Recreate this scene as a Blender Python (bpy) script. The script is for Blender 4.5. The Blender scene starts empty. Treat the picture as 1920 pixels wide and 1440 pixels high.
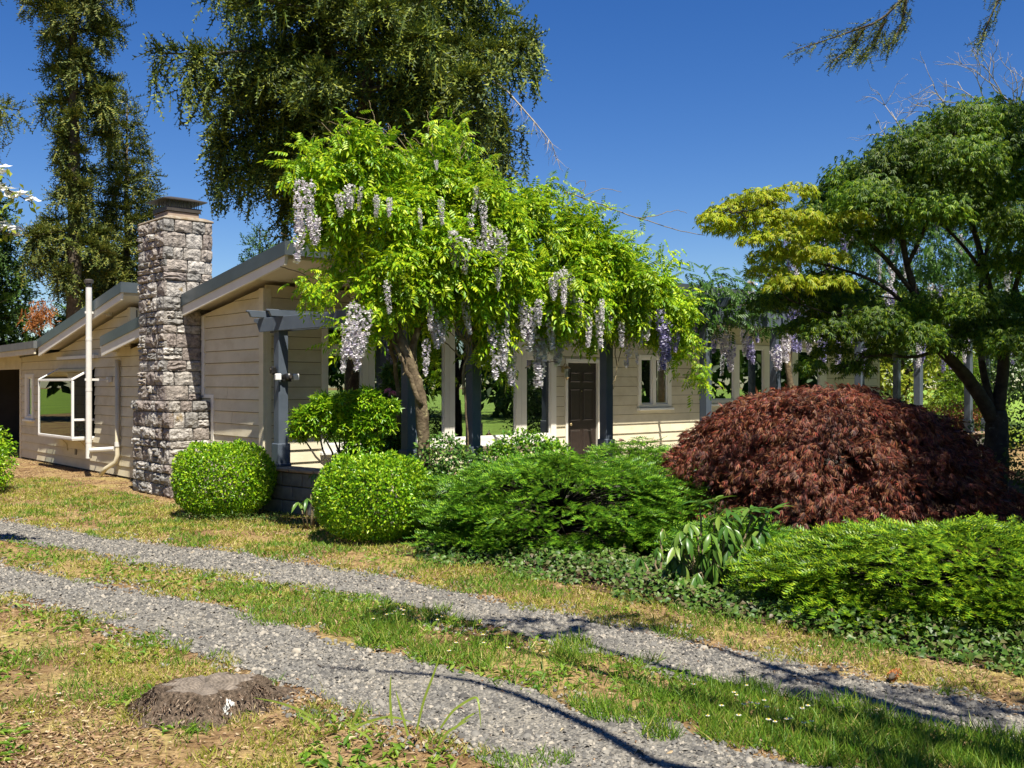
import bpy, math, random
import numpy as np
from mathutils import Vector, Matrix

rng = np.random.default_rng(11)
random.seed(11)
S = bpy.context.scene
COL = S.collection

# ---------------------------------------------------------------- camera, sky, sun, exposure
CAM_H = 1.68
cam = bpy.data.cameras.new('camera')
cam.sensor_width = 36.0
cam.sensor_fit = 'HORIZONTAL'
cam.lens = 34.5
cam.clip_start = 0.05
cam.clip_end = 2000.0
cam_o = bpy.data.objects.new('camera', cam)
cam_o.location = (0, 0, CAM_H)
cam_o.rotation_euler = (math.radians(90), 0, 0)
COL.objects.link(cam_o)
S.camera = cam_o

SUN = Vector((0.22, -0.474, 1.0)).normalized()
EL = math.asin(SUN.z)
AZ = math.atan2(SUN.x, SUN.y)
W = bpy.data.worlds.new('World')
S.world = W
W.use_nodes = True
wn = W.node_tree
sky = wn.nodes.new('ShaderNodeTexSky')
sky.sky_type = 'NISHITA'
sky.sun_disc = False
sky.sun_elevation = EL
sky.sun_rotation = AZ
sky.altitude = 200
sky.air_density = 1.0
sky.dust_density = 0.1
sky.ozone_density = 4.0
bg = wn.nodes['Background']
bg.inputs['Strength'].default_value = 0.062
hsv = wn.nodes.new('ShaderNodeHueSaturation')
hsv.inputs['Saturation'].default_value = 1.32
hsv.inputs['Hue'].default_value = 0.514
wn.links.new(sky.outputs[0], hsv.inputs['Color'])
wn.links.new(hsv.outputs[0], bg.inputs[0])

sl = bpy.data.lights.new('sun', 'SUN')
sl.energy = 5.0
sl.angle = math.radians(0.53)
sl.color = (1.0, 0.94, 0.82)
so = bpy.data.objects.new('sun', sl)
so.rotation_euler = SUN.to_track_quat('Z', 'Y').to_euler()
so.location = (0, 0, 30)
COL.objects.link(so)

S.view_settings.view_transform = 'Standard'
S.view_settings.look = 'None'
S.view_settings.exposure = 0.95
S.view_settings.gamma = 1.0
S.view_settings.use_curve_mapping = False
S.render.engine = 'CYCLES'
S.cycles.use_denoising = True
S.cycles.denoiser = 'OPENIMAGEDENOISE'
S.cycles.max_bounces = 7
S.cycles.diffuse_bounces = 4
S.cycles.glossy_bounces = 3
S.cycles.transmission_bounces = 4
S.cycles.transparent_max_bounces = 8
S.cycles.caustics_reflective = False
S.cycles.caustics_refractive = False
S.cycles.sample_clamp_indirect = 6.0

# ---------------------------------------------------------------- materials
def new_mat(name):
    m = bpy.data.materials.new(name)
    m.use_nodes = True
    nt = m.node_tree
    return m, nt, nt.nodes['Principled BSDF'], nt.nodes['Material Output']

def ramp(nt, cols, pos=None):
    r = nt.nodes.new('ShaderNodeValToRGB')
    e = r.color_ramp.elements
    n = len(cols)
    pos = pos or [i / max(1, n - 1) for i in range(n)]
    while len(e) < n:
        e.new(0.5)
    for i, c in enumerate(cols):
        e[i].position = pos[i]
        e[i].color = (c[0], c[1], c[2], 1)
    return r

def noise(nt, scale, detail=3, rough=0.55, coord='Object'):
    tc = nt.nodes.new('ShaderNodeTexCoord')
    n = nt.nodes.new('ShaderNodeTexNoise')
    n.inputs['Scale'].default_value = scale
    n.inputs['Detail'].default_value = detail
    n.inputs['Roughness'].default_value = rough
    nt.links.new(tc.outputs[coord], n.inputs['Vector'])
    return n

def mixc(nt, a, b, fac, typ='MIX'):
    m = nt.nodes.new('ShaderNodeMix')
    m.data_type = 'RGBA'
    m.blend_type = typ
    for sock, v in ((m.inputs[6], a), (m.inputs[7], b)):
        if hasattr(v, 'default_value') or hasattr(v, 'is_linked'):
            nt.links.new(v, sock)
        else:
            sock.default_value = (v[0], v[1], v[2], 1)
    if isinstance(fac, (int, float)):
        m.inputs[0].default_value = fac
    else:
        nt.links.new(fac, m.inputs[0])
    return m.outputs[2]

def bump(nt, bs, height, strength=0.3, dist=0.01):
    b = nt.nodes.new('ShaderNodeBump')
    b.inputs['Strength'].default_value = strength
    b.inputs['Distance'].default_value = dist
    nt.links.new(height, b.inputs['Height'])
    nt.links.new(b.outputs[0], bs.inputs['Normal'])

def solid(name, cols, scale=6.0, rough=0.7, metal=0.0, bstr=0.0, bscale=60.0, bdist=0.004, rand=0.0, spec=0.5):
    """noise-mottled surface; rand = brightness spread between objects"""
    m, nt, bs, out = new_mat(name)
    n = noise(nt, scale, 5, 0.6)
    r = ramp(nt, cols, [0.3, 0.7] if len(cols) == 2 else None)
    nt.links.new(n.outputs[0], r.inputs[0])
    c = r.outputs[0]
    if rand > 0:
        oi = nt.nodes.new('ShaderNodeObjectInfo')
        rr = ramp(nt, [(1 - rand,) * 3, (1 + rand * 0.6,) * 3])
        nt.links.new(oi.outputs['Random'], rr.inputs[0])
        c = mixc(nt, c, rr.outputs[0], 1.0, 'MULTIPLY')
    nt.links.new(c, bs.inputs['Base Color'])
    bs.inputs['Roughness'].default_value = rough
    bs.inputs['Metallic'].default_value = metal
    bs.inputs['Specular IOR Level'].default_value = spec
    if bstr > 0:
        nb = noise(nt, bscale, 4, 0.6)
        bump(nt, bs, nb.outputs[0], bstr, bdist)
    return m

def leaf_mat(name, cols, rough=0.45, trans=0.35, tcol=None, spec=0.35, patch=0.0, patch_scale=1.2, pos=None):
    """leaf: colour picked per leaf (each leaf its own island), part of the light passes through"""
    m, nt, bs, out = new_mat(name)
    g = nt.nodes.new('ShaderNodeNewGeometry')
    r = ramp(nt, cols, pos)
    nt.links.new(g.outputs['Random Per Island'], r.inputs[0])
    c = r.outputs[0]
    if patch > 0:
        n = noise(nt, patch_scale, 2)
        r2 = ramp(nt, [(1 - patch,) * 3, (1 + patch,) * 3], [0.3, 0.7])
        nt.links.new(n.outputs[0], r2.inputs[0])
        c = mixc(nt, c, r2.outputs[0], 1.0, 'MULTIPLY')
    nt.links.new(c, bs.inputs['Base Color'])
    bs.inputs['Roughness'].default_value = rough
    bs.inputs['Specular IOR Level'].default_value = spec
    if trans > 0:
        t = nt.nodes.new('ShaderNodeBsdfTranslucent')
        tc = mixc(nt, c, tcol or (1.0, 1.0, 0.35), 1.0, 'MULTIPLY')
        tb = nt.nodes.new('ShaderNodeBrightContrast')
        tb.inputs['Bright'].default_value = 0.02
        nt.links.new(tc, tb.inputs[0])
        nt.links.new(tb.outputs[0], t.inputs[0])
        mx = nt.nodes.new('ShaderNodeMixShader')
        mx.inputs[0].default_value = trans
        nt.links.new(bs.outputs[0], mx.inputs[1])
        nt.links.new(t.outputs[0], mx.inputs[2])
        nt.links.new(mx.outputs[0], out.inputs[0])
    return m

def glass_mat(name, tint, refl):
    m, nt, bs, out = new_mat(name)
    nt.nodes.remove(bs)
    tr = nt.nodes.new('ShaderNodeBsdfTransparent')
    tr.inputs[0].default_value = (*tint, 1)
    gl = nt.nodes.new('ShaderNodeBsdfGlossy')
    gl.inputs['Roughness'].default_value = 0.0
    gl.inputs[0].default_value = (0.9, 0.95, 0.93, 1)
    lw = nt.nodes.new('ShaderNodeLayerWeight')
    lw.inputs[0].default_value = 0.35
    mp = nt.nodes.new('ShaderNodeMapRange')
    mp.inputs['To Min'].default_value = refl
    mp.inputs['To Max'].default_value = 1.0
    nt.links.new(lw.outputs['Fresnel'], mp.inputs[0])
    mx = nt.nodes.new('ShaderNodeMixShader')
    nt.links.new(mp.outputs[0], mx.inputs[0])
    nt.links.new(tr.outputs[0], mx.inputs[1])
    nt.links.new(gl.outputs[0], mx.inputs[2])
    nt.links.new(mx.outputs[0], out.inputs[0])
    return m

M = {}
M['siding'] = solid('painted lap siding', [(0.61, 0.545, 0.395), (0.67, 0.605, 0.445)], 3.0, 0.75, bstr=0.12, bscale=90, rand=0.05, spec=0.3)
def weather(m):
    nt = m.node_tree; bs = nt.nodes['Principled BSDF']
    src = bs.inputs['Base Color'].links[0].from_socket
    tc = nt.nodes.new('ShaderNodeTexCoord'); mp = nt.nodes.new('ShaderNodeMapping'); mp.inputs['Scale'].default_value = (0.9, 0.9, 1.6)
    nt.links.new(tc.outputs['Object'], mp.inputs['Vector'])
    n = nt.nodes.new('ShaderNodeTexNoise'); n.inputs['Scale'].default_value = 1.6; n.inputs['Detail'].default_value = 6; n.inputs['Roughness'].default_value = .7
    nt.links.new(mp.outputs[0], n.inputs['Vector'])
    r = ramp(nt, [(0.88, 0.86, 0.82), (1.0, 1.0, 1.0), (1.03, 1.03, 1.03)], [0.35, 0.52, 0.7]); nt.links.new(n.outputs[0], r.inputs[0])
    nt.links.new(mixc(nt, src, r.outputs[0], 1.0, 'MULTIPLY'), bs.inputs['Base Color'])
weather(M['siding'])
M['lap_shade'] = solid('sheathing darkened for lap shade lines', [(0.09, 0.075, 0.05), (0.12, 0.10, 0.07)], 4, 0.9)  # core colour darkened so the gaps read as shade lines under laps
M['trim'] = solid('cream trim paint', [(0.72, 0.685, 0.60), (0.78, 0.745, 0.66)], 4.0, 0.6, bstr=0.06, bscale=70, rand=0.04, spec=0.35)
M['white'] = solid('white window paint', [(0.74, 0.73, 0.69), (0.80, 0.79, 0.76)], 5.0, 0.45, rand=0.03)
M['soffit'] = solid('beige soffit paint', [(0.58, 0.52, 0.41), (0.64, 0.58, 0.46)], 3.0, 0.75, bstr=0.1)
M['metal'] = solid('slate grey roof metal', [(0.115, 0.14, 0.155), (0.15, 0.18, 0.195)], 2.0, 0.38, metal=0.55)
M['roof'] = solid('grey roofing', [(0.10, 0.11, 0.11), (0.15, 0.15, 0.14)], 6.0, 0.8, bstr=0.3)
M['slate'] = solid('slate blue timber paint', [(0.062, 0.080, 0.105), (0.085, 0.105, 0.135)], 5.0, 0.6, bstr=0.12, bscale=45, rand=0.06)
M['door'] = solid('dark brown door paint', [(0.020, 0.013, 0.010), (0.034, 0.022, 0.017)], 14.0, 0.45)
M['brass'] = solid('aged brass', [(0.35, 0.27, 0.14), (0.45, 0.36, 0.2)], 20, 0.35, metal=0.9)
M['black'] = solid('black plastic', [(0.012, 0.012, 0.013), (0.02, 0.02, 0.02)], 20, 0.35)
M['lampwhite'] = solid('white lamp plastic', [(0.78, 0.78, 0.77), (0.82, 0.82, 0.8)], 20, 0.35)
M['dark'] = solid('dim interior', [(0.05, 0.045, 0.04), (0.08, 0.07, 0.06)], 2, 0.9)
M['mortar'] = solid('mortar', [(0.11, 0.10, 0.09), (0.17, 0.155, 0.14)], 30, 0.95, bstr=0.4)
M['conc'] = solid('weathered concrete block', [(0.10, 0.095, 0.085), (0.22, 0.205, 0.18)], 7, 0.9, bstr=0.5, bscale=80, rand=0.12)
M['capst'] = solid('brown sandstone cap', [(0.24, 0.16, 0.10), (0.36, 0.26, 0.18)], 9, 0.85, bstr=0.4, bscale=50, rand=0.15)
M['bounce'] = solid('pale porch concrete', [(0.60, 0.56, 0.48), (0.68, 0.64, 0.56)], 5, 0.85, bstr=0.2)
M['pipe'] = solid('off white pipe', [(0.64, 0.62, 0.58), (0.72, 0.70, 0.66)], 6, 0.4)
M['glass'] = glass_mat('window glass', (0.45, 0.50, 0.48), 0.45)
M['glassb'] = glass_mat('garden window glass', (0.78, 0.83, 0.81), 0.05)
M['galv'] = solid('chimney cap metal', [(0.07, 0.06, 0.052), (0.11, 0.095, 0.08)], 12, 0.5, metal=0.5)
M['flue'] = solid('clay flue', [(0.30, 0.22, 0.16), (0.38, 0.29, 0.22)], 15, 0.85)

def stone_mat():
    m, nt, bs, out = new_mat('chimney stone')
    oi = nt.nodes.new('ShaderNodeObjectInfo')
    r = ramp(nt, [(0.25, 0.215, 0.195), (0.34, 0.315, 0.285), (0.24, 0.23, 0.215), (0.40, 0.375, 0.345), (0.30, 0.265, 0.235), (0.46, 0.44, 0.41)])
    r.color_ramp.interpolation = 'CONSTANT'
    nt.links.new(oi.outputs['Random'], r.inputs[0])
    tc = nt.nodes.new('ShaderNodeTexCoord')
    geo = nt.nodes.new('ShaderNodeNewGeometry')
    n = nt.nodes.new('ShaderNodeTexNoise')
    n.inputs['Scale'].default_value = 16
    n.inputs['Detail'].default_value = 6
    n.inputs['Roughness'].default_value = 0.7
    nt.links.new(geo.outputs['Position'], n.inputs['Vector'])
    r2 = ramp(nt, [(0.40, 0.38, 0.37), (1.0, 1.0, 1.0), (1.6, 1.58, 1.54)], [0.32, 0.5, 0.70])
    nt.links.new(n.outputs[0], r2.inputs[0])
    c = mixc(nt, r.outputs[0], r2.outputs[0], 1.0, 'MULTIPLY')
    # ochre moss blotches
    n3 = nt.nodes.new('ShaderNodeTexNoise')
    n3.inputs['Scale'].default_value = 3.1
    n3.inputs['Detail'].default_value = 4
    nt.links.new(geo.outputs['Position'], n3.inputs['Vector'])
    r3 = ramp(nt, [(0, 0, 0), (1, 1, 1)], [0.66, 0.72])
    nt.links.new(n3.outputs[0], r3.inputs[0])
    c = mixc(nt, c, (0.24, 0.155, 0.035), r3.outputs[0])
    nt.links.new(c, bs.inputs['Base Color'])
    bs.inputs['Roughness'].default_value = 0.92
    bs.inputs['Specular IOR Level'].default_value = 0.2
    nb = nt.nodes.new('ShaderNodeTexNoise')
    nb.inputs['Scale'].default_value = 38
    nb.inputs['Detail'].default_value = 5
    nt.links.new(geo.outputs['Position'], nb.inputs['Vector'])
    bump(nt, bs, nb.outputs[0], 0.9, 0.02)
    return m
M['stone'] = stone_mat()

def bark_mat(name, a, b, scale=9, lich=None, lt=(0.6, 0.68)):
    m, nt, bs, out = new_mat(name)
    n = noise(nt, scale, 6, 0.65)
    r = ramp(nt, [a, b], [0.35, 0.65])
    nt.links.new(n.outputs[0], r.inputs[0])
    c = r.outputs[0]
    if lich:
        n2 = noise(nt, scale * 0.7, 3, 0.6)
        r2 = ramp(nt, [(0, 0, 0), (1, 1, 1)], list(lt))
        nt.links.new(n2.outputs[0], r2.inputs[0])
        c = mixc(nt, c, lich, r2.outputs[0])
    nt.links.new(c, bs.inputs['Base Color'])
    bs.inputs['Roughness'].default_value = 0.9
    bs.inputs['Specular IOR Level'].default_value = 0.2
    nb = noise(nt, scale * 3, 4)
    bump(nt, bs, nb.outputs[0], 0.7, 0.02)
    return m
M['bark_wist'] = bark_mat('wisteria bark', (0.07, 0.05, 0.03), (0.17, 0.13, 0.08), 12, (0.34, 0.29, 0.15), (0.58, 0.66))
M['bark_dark'] = bark_mat('dark maple bark', (0.022, 0.018, 0.014), (0.06, 0.05, 0.038), 8, (0.16, 0.17, 0.14), (0.64, 0.72))
M['bark_con'] = bark_mat('conifer bark', (0.07, 0.055, 0.04), (0.17, 0.14, 0.10), 5)
M['bark_pale'] = bark_mat('pale twig bark', (0.28, 0.24, 0.19), (0.42, 0.38, 0.32), 10)
M['vine'] = bark_mat('vine stem', (0.17, 0.13, 0.07), (0.27, 0.22, 0.13), 14)
M['shoot'] = solid('green shoot', [(0.16, 0.24, 0.04), (0.22, 0.28, 0.07)], 12, 0.6)

# ---------------------------------------------------------------- mesh helpers
def link(o, parent=None):
    COL.objects.link(o)
    if parent is not None:
        o.parent = parent
    return o

def tag(o, label=None, cat=None, group=None, kind=None):
    if label: o['label'] = label
    if cat: o['category'] = cat
    if group: o['group'] = group
    if kind: o['kind'] = kind
    return o

def empty(name, loc=(0, 0, 0), rz=0.0, label=None, cat=None, group=None):
    o = bpy.data.objects.new(name, None)
    o.location = loc
    o.rotation_euler = (0, 0, rz)
    o.empty_display_size = 0.2
    COL.objects.link(o)
    return tag(o, label, cat, group)

class MB:
    def __init__(s):
        s.v, s.f = [], []
    def add(s, vs, fs):
        k = len(s.v)
        s.v += [tuple(p) for p in vs]
        s.f += [tuple(i + k for i in f) for f in fs]
        return s
    def hexa(s, p):     # 8 corners: bottom 4 ccw, top 4 ccw
        return s.add(p, [(3, 2, 1, 0), (4, 5, 6, 7), (0, 1, 5, 4), (1, 2, 6, 5), (2, 3, 7, 6), (3, 0, 4, 7)])
    def box(s, x0, x1, y0, y1, z0, z1):
        return s.hexa([(x0, y0, z0), (x1, y0, z0), (x1, y1, z0), (x0, y1, z0), (x0, y0, z1), (x1, y0, z1), (x1, y1, z1), (x0, y1, z1)])
    def beam(s, a, b, w, h):        # rectangular bar from a to b (centre line), w across, h vertical
        a, b = Vector(a), Vector(b)
        d = (b - a).normalized()
        side = d.cross(Vector((0, 0, 1)))
        if side.length < 1e-4: side = Vector((1, 0, 0))
        side.normalize()
        up = side.cross(d).normalized()
        p = []
        for q in (a, b):
            p.append([q - side * w / 2 - up * h / 2, q + side * w / 2 - up * h / 2, q + side * w / 2 + up * h / 2, q - side * w / 2 + up * h / 2])
        A, B = p
        return s.add(A + B, [(3, 2, 1, 0), (4, 5, 6, 7), (0, 1, 5, 4), (1, 2, 6, 5), (2, 3, 7, 6), (3, 0, 4, 7)])
    def tube(s, pts, rad, n=8, cap=True, wob=0.0):
        pts = [Vector(p) for p in pts]
        if isinstance(rad, (int, float)): rad = [rad] * len(pts)
        k = len(s.v)
        ref = Vector((0.3, 0.9, 0.2))
        for i, p in enumerate(pts):
            d = (pts[min(i + 1, len(pts) - 1)] - pts[max(i - 1, 0)])
            d = d.normalized() if d.length > 1e-9 else Vector((0, 0, 1))
            a = d.cross(ref)
            if a.length < 1e-3: a = d.cross(Vector((1, 0, 0)))
            a.normalize()
            b = d.cross(a)
            for j in range(n):
                t = 2 * math.pi * j / n
                r = rad[i] * (1 + (random.uniform(-wob, wob) if wob else 0))
                s.v.append(tuple(p + a * (math.cos(t) * r) + b * (math.sin(t) * r)))
        for i in range(len(pts) - 1):
            for j in range(n):
                s.f.append((k + i * n + j, k + i * n + (j + 1) % n, k + (i + 1) * n + (j + 1) % n, k + (i + 1) * n + j))
        if cap:
            s.f.append(tuple(k + j for j in reversed(range(n))))
            s.f.append(tuple(k + (len(pts) - 1) * n + j for j in range(n)))
        return s
    def build(s, name, mat, parent=None, bevel=0.0, smooth=False, kind=None):
        me = bpy.data.meshes.new(name)
        me.from_pydata(s.v, [], s.f)
        me.materials.append(mat)
        if smooth:
            me.polygons.foreach_set('use_smooth', [True] * len(me.polygons))
        me.update()
        o = bpy.data.objects.new(name, me)
        if bevel > 0:
            b = o.modifiers.new('bevel', 'BEVEL')
            b.width = bevel
            b.segments = 1
            b.limit_method = 'ANGLE'
        if kind: o['kind'] = kind
        return link(o, parent)

def np_obj(name, V, Fc, mat, parent=None, smooth=False, kind=None):
    """V (n,3) float, Fc (m,k) int -> one mesh object"""
    V = np.ascontiguousarray(V, dtype=np.float32)
    Fc = np.ascontiguousarray(Fc, dtype=np.int32)
    me = bpy.data.meshes.new(name)
    me.vertices.add(len(V))
    me.vertices.foreach_set('co', V.ravel())
    m, k = Fc.shape
    me.loops.add(m * k)
    me.loops.foreach_set('vertex_index', Fc.ravel())
    me.polygons.add(m)
    me.polygons.foreach_set('loop_start', np.arange(0, m * k, k, dtype=np.int32))
    if smooth:
        me.polygons.foreach_set('use_smooth', np.ones(m, dtype=bool))
    me.materials.append(mat)
    me.update(calc_edges=True)
    o = bpy.data.objects.new(name, me)
    if kind: o['kind'] = kind
    return link(o, parent)

def nrm(a):
    return a / np.maximum(np.linalg.norm(a, axis=-1, keepdims=True), 1e-9)

def frames(d, up):
    """rotation matrices whose local y runs along d and local z leans to up"""
    y = nrm(d)
    x = nrm(np.cross(y, up))
    z = np.cross(x, y)
    return np.stack([x, y, z], axis=-1)

def scatter(tv, tf, P, R, sc):
    """copies of template (tv, tf) -> V, F"""
    tv = np.asarray(tv, float); tf = np.asarray(tf, int)
    n = len(P)
    sc = np.asarray(sc, float)
    if sc.ndim == 0: sc = np.full(n, float(sc))
    if sc.ndim == 1: sc = np.repeat(sc[:, None], 3, 1)
    L = tv[None] * sc[:, None, :]
    V = np.einsum('nij,nkj->nki', R, L) + P[:, None, :]
    Fc = tf[None] + (np.arange(n) * len(tv))[:, None, None]
    return V.reshape(-1, 3), Fc.reshape(-1, tf.shape[1])

def join(parts):
    Vs, Fs, k = [], [], 0
    for V, Fc in parts:
        Vs.append(V); Fs.append(Fc + k); k += len(V)
    return np.concatenate(Vs), np.concatenate(Fs)

def rdir(n):
    return nrm(rng.normal(size=(n, 3)))

def vnoise(x, y, scale, seed=0):
    r = np.random.default_rng(seed)
    g = r.random((64, 64))
    X, Y = np.asarray(x) / scale + 1000.0, np.asarray(y) / scale + 1000.0
    i, j = np.floor(X).astype(int), np.floor(Y).astype(int)
    a, b = X - i, Y - j
    a, b = a * a * (3 - 2 * a), b * b * (3 - 2 * b)
    G = lambda p, q: g[p % 64, q % 64]
    return (G(i, j) * (1 - a) + G(i + 1, j) * a) * (1 - b) + (G(i, j + 1) * (1 - a) + G(i + 1, j + 1) * a) * b

# leaf templates: y = length, x = width, z = normal
def t_leaf(l, w, fold=0.15, droop=0.15):
    return (np.array([(0, 0, 0), (w / 2, 0.45 * l, fold * w), (0, l, -droop * l), (-w / 2, 0.45 * l, fold * w), (0, 0.5 * l, -0.02 * l)]),
            np.array([(0, 1, 4), (1, 2, 4), (0, 4, 3), (4, 2, 3)]))
def t_leaf2(l, w, fold=0.15, droop=0.15):
    return (np.array([(0, 0, 0), (w / 2, 0.45 * l, fold * w), (0, l, -droop * l), (-w / 2, 0.45 * l, fold * w)]),
            np.array([(0, 1, 2), (0, 2, 3)]))

def t_multi(items):
    """join transformed small templates into one template"""
    Vs, Fs, k = [], [], 0
    for (tv, tf), ang, pos, tilt in items:
        c, s_ = math.cos(ang), math.sin(ang)
        ct, st = math.cos(tilt), math.sin(tilt)
        v = tv.copy()
        y, z = v[:, 1] * ct - v[:, 2] * st, v[:, 1] * st + v[:, 2] * ct
        v[:, 1], v[:, 2] = y, z
        x = v[:, 0] * c + v[:, 1] * s_
        y = -v[:, 0] * s_ + v[:, 1] * c
        v[:, 0], v[:, 1] = x, y
        Vs.append(v + np.array(pos)); Fs.append(tf + k); k += len(v)
    return np.concatenate(Vs), np.concatenate(Fs)

def t_pinnate(L=0.24, pairs=5, ll=0.062, lw=0.024):
    it = []
    for i in range(pairs):
        y = L * (0.22 + 0.7 * i / pairs)
        for sgn in (-1, 1):
            it.append((t_leaf2(ll * random.uniform(0.85, 1.1), lw), sgn * random.uniform(0.95, 1.25), (0, y, -0.25 * y * y / L), -0.45))
    it.append((t_leaf2(ll * 1.1, lw), 0.0, (0, L * 0.93, -0.25 * L), -0.5))
    tv, tf = t_multi(it)
    return tv, tf

def t_palm(lobes, l, w, spread, droop):
    it = []
    for i in range(lobes):
        a = (i / (lobes - 1) - 0.5) * spread
        it.append((t_leaf2(l * (1 - 0.35 * abs(a) / (spread / 2)), w, 0.1, 0.2), a, (0, 0, 0), -droop * (0.6 + 0.4 * random.random())))
    return t_multi(it)

def t_needles(L, n, nl, nw, flat=0.5, tilt=0.9):
    """shoot: short needles to both sides and up along a stem (y)"""
    V, Fc = [], []
    for i in range(n):
        y = L * (i + 0.5) / n
        a = (i * 2.399) if flat < 0.3 else (math.pi * (i % 2) + random.uniform(-flat, flat))
        r = nl * (0.8 + 0.4 * random.random()) * (1.0 - 0.35 * i / n)
        tip = (math.cos(a) * r, y + r * (1.0 - tilt * 0.5), abs(math.sin(a)) * r * 0.7 + 0.1 * r)
        k = len(V)
        V += [(0, y - nw / 2, 0), (0, y + nw / 2, 0), tip]
        Fc.append((k, k + 1, k + 2))
    k = len(V)
    V += [(-nw * 0.35, 0, 0), (nw * 0.35, 0, 0), (0, L * 1.08, 0)]
    Fc.append((k, k + 1, k + 2))
    return np.array(V), np.array(Fc)

# ---------------------------------------------------------------- ground, lawn, driveway
SN = np.array([0.786, -0.618]); NN = np.array([0.618, 0.786])
def sn(x, y): return x * SN[0] + y * SN[1], x * NN[0] + y * NN[1]
def xy(s, n): return s * SN[0] + n * NN[0], s * SN[1] + n * NN[1]
def e_low0(s): return 3.45 + 0.20 * np.exp(-((s + 7.0) / 2.5) ** 2)
def e_low1(s): return 4.20 + 0.25 * np.exp(-((s + 6.2) / 2.0) ** 2)
def e_up0(s): return 5.03 + 0.30 * np.exp(-((s + 5.6) / 2.2) ** 2)
def e_up1(s): return 5.60 + 0.45 * np.exp(-((s + 6.5) / 3.2) ** 2)
def e_bed(s): return np.where(s > -7.2, 6.95 - 0.62 / (1 + np.exp(-(s + 4.2) * 1.4)), 7.0 + (-7.2 - s) * 0.9)

def ground_mat():
    m, nt, bs, out = new_mat('dry lawn soil')
    n1 = noise(nt, 1.3, 5, 0.6); n2 = noise(nt, 22, 6, 0.7)
    r1 = ramp(nt, [(0.19, 0.11, 0.06), (0.33, 0.23, 0.115), (0.36, 0.30, 0.11)], [0.32, 0.5, 0.68])
    nt.links.new(n1.outputs[0], r1.inputs[0])
    r2 = ramp(nt, [(0.38, 0.34, 0.31), (0.85, 0.84, 0.82), (1.35, 1.33, 1.25)], [0.32, 0.5, 0.68])
    nt.links.new(n2.outputs[0], r2.inputs[0])
    n3 = noise(nt, 6.0, 5, 0.7)
    r3 = ramp(nt, [(0.55, 0.48, 0.42), (1.0, 1.0, 1.0), (1.15, 1.12, 1.0)], [0.36, 0.5, 0.66])
    nt.links.new(n3.outputs[0], r3.inputs[0])
    c = mixc(nt, r1.outputs[0], r2.outputs[0], 1.0, 'MULTIPLY')
    c = mixc(nt, c, r3.outputs[0], 1.0, 'MULTIPLY')
    nt.links.new(c, bs.inputs['Base Color'])
    bs.inputs['Roughness'].default_value = 0.95
    bs.inputs['Specular IOR Level'].default_value = 0.1
    bump(nt, bs, n2.outputs[0], 0.9, 0.03)
    return m
def lawn_mat():
    m, nt, bs, out = new_mat('green lawn')
    n1 = noise(nt, 0.35, 5, 0.6); n2 = noise(nt, 30, 4, 0.7)
    r1 = ramp(nt, [(0.15, 0.26, 0.02), (0.24, 0.36, 0.035)], [0.35, 0.65])
    nt.links.new(n1.outputs[0], r1.inputs[0])
    r2 = ramp(nt, [(0.55, 0.55, 0.5), (1.3, 1.3, 1.2)], [0.35, 0.65])
    nt.links.new(n2.outputs[0], r2.inputs[0])
    nt.links.new(mixc(nt, r1.outputs[0], r2.outputs[0], 1.0, 'MULTIPLY'), bs.inputs['Base Color'])
    bs.inputs['Roughness'].default_value = 0.9
    bump(nt, bs, n2.outputs[0], 0.8, 0.04)
    return m
def gravel_mat():
    m, nt, bs, out = new_mat('crushed gravel bed')
    tc = nt.nodes.new('ShaderNodeTexCoord')
    v = nt.nodes.new('ShaderNodeTexVoronoi')
    v.inputs['Scale'].default_value = 75
    nt.links.new(tc.outputs['Object'], v.inputs['Vector'])
    r = ramp(nt, [(0.09, 0.087, 0.08), (0.18, 0.172, 0.155), (0.26, 0.24, 0.205)])
    sp = nt.nodes.new('ShaderNodeSeparateColor')
    nt.links.new(v.outputs['Color'], sp.inputs[0])
    nt.links.new(sp.outputs[0], r.inputs[0])
    n2 = noise(nt, 2.2, 4, 0.6)
    r2 = ramp(nt, [(0.7, 0.7, 0.7), (1.2, 1.15, 1.05)], [0.35, 0.65])
    nt.links.new(n2.outputs[0], r2.inputs[0])
    nt.links.new(mixc(nt, r.outputs[0], r2.outputs[0], 1.0, 'MULTIPLY'), bs.inputs['Base Color'])
    bs.inputs['Roughness'].default_value = 0.95
    bump(nt, bs, v.outputs['Distance'], 0.8, 0.012)
    return m
M['ground'] = ground_mat(); M['lawn'] = lawn_mat(); M['gravel'] = gravel_mat()
M['soil'] = solid('bark mulch soil', [(0.045, 0.03, 0.02), (0.12, 0.075, 0.045)], 18, 0.95, bstr=0.9, bscale=60, bdist=0.02, spec=0.1)

gx = np.concatenate([[-400, -150, -60], np.linspace(-24, 24, 97), [60, 150, 400]])
gy = np.concatenate([[-400, -150, -60], np.linspace(-12, 36, 97), [60, 150, 400]])
GX, GY = np.meshgrid(gx, gy)
GZ = np.zeros_like(GX)
GV = np.stack([GX, GY, GZ], -1).reshape(-1, 3)
nx, ny = len(gx), len(gy)
ii, jj = np.meshgrid(np.arange(nx - 1), np.arange(ny - 1))
k = (jj * nx + ii).ravel()
GF = np.stack([k, k + 1, k + nx + 1, k + nx], -1)
g = np_obj('ground', GV, GF, M['ground']); tag(g, 'dry patchy lawn and bare soil around the house', 'ground', kind='structure')

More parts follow.
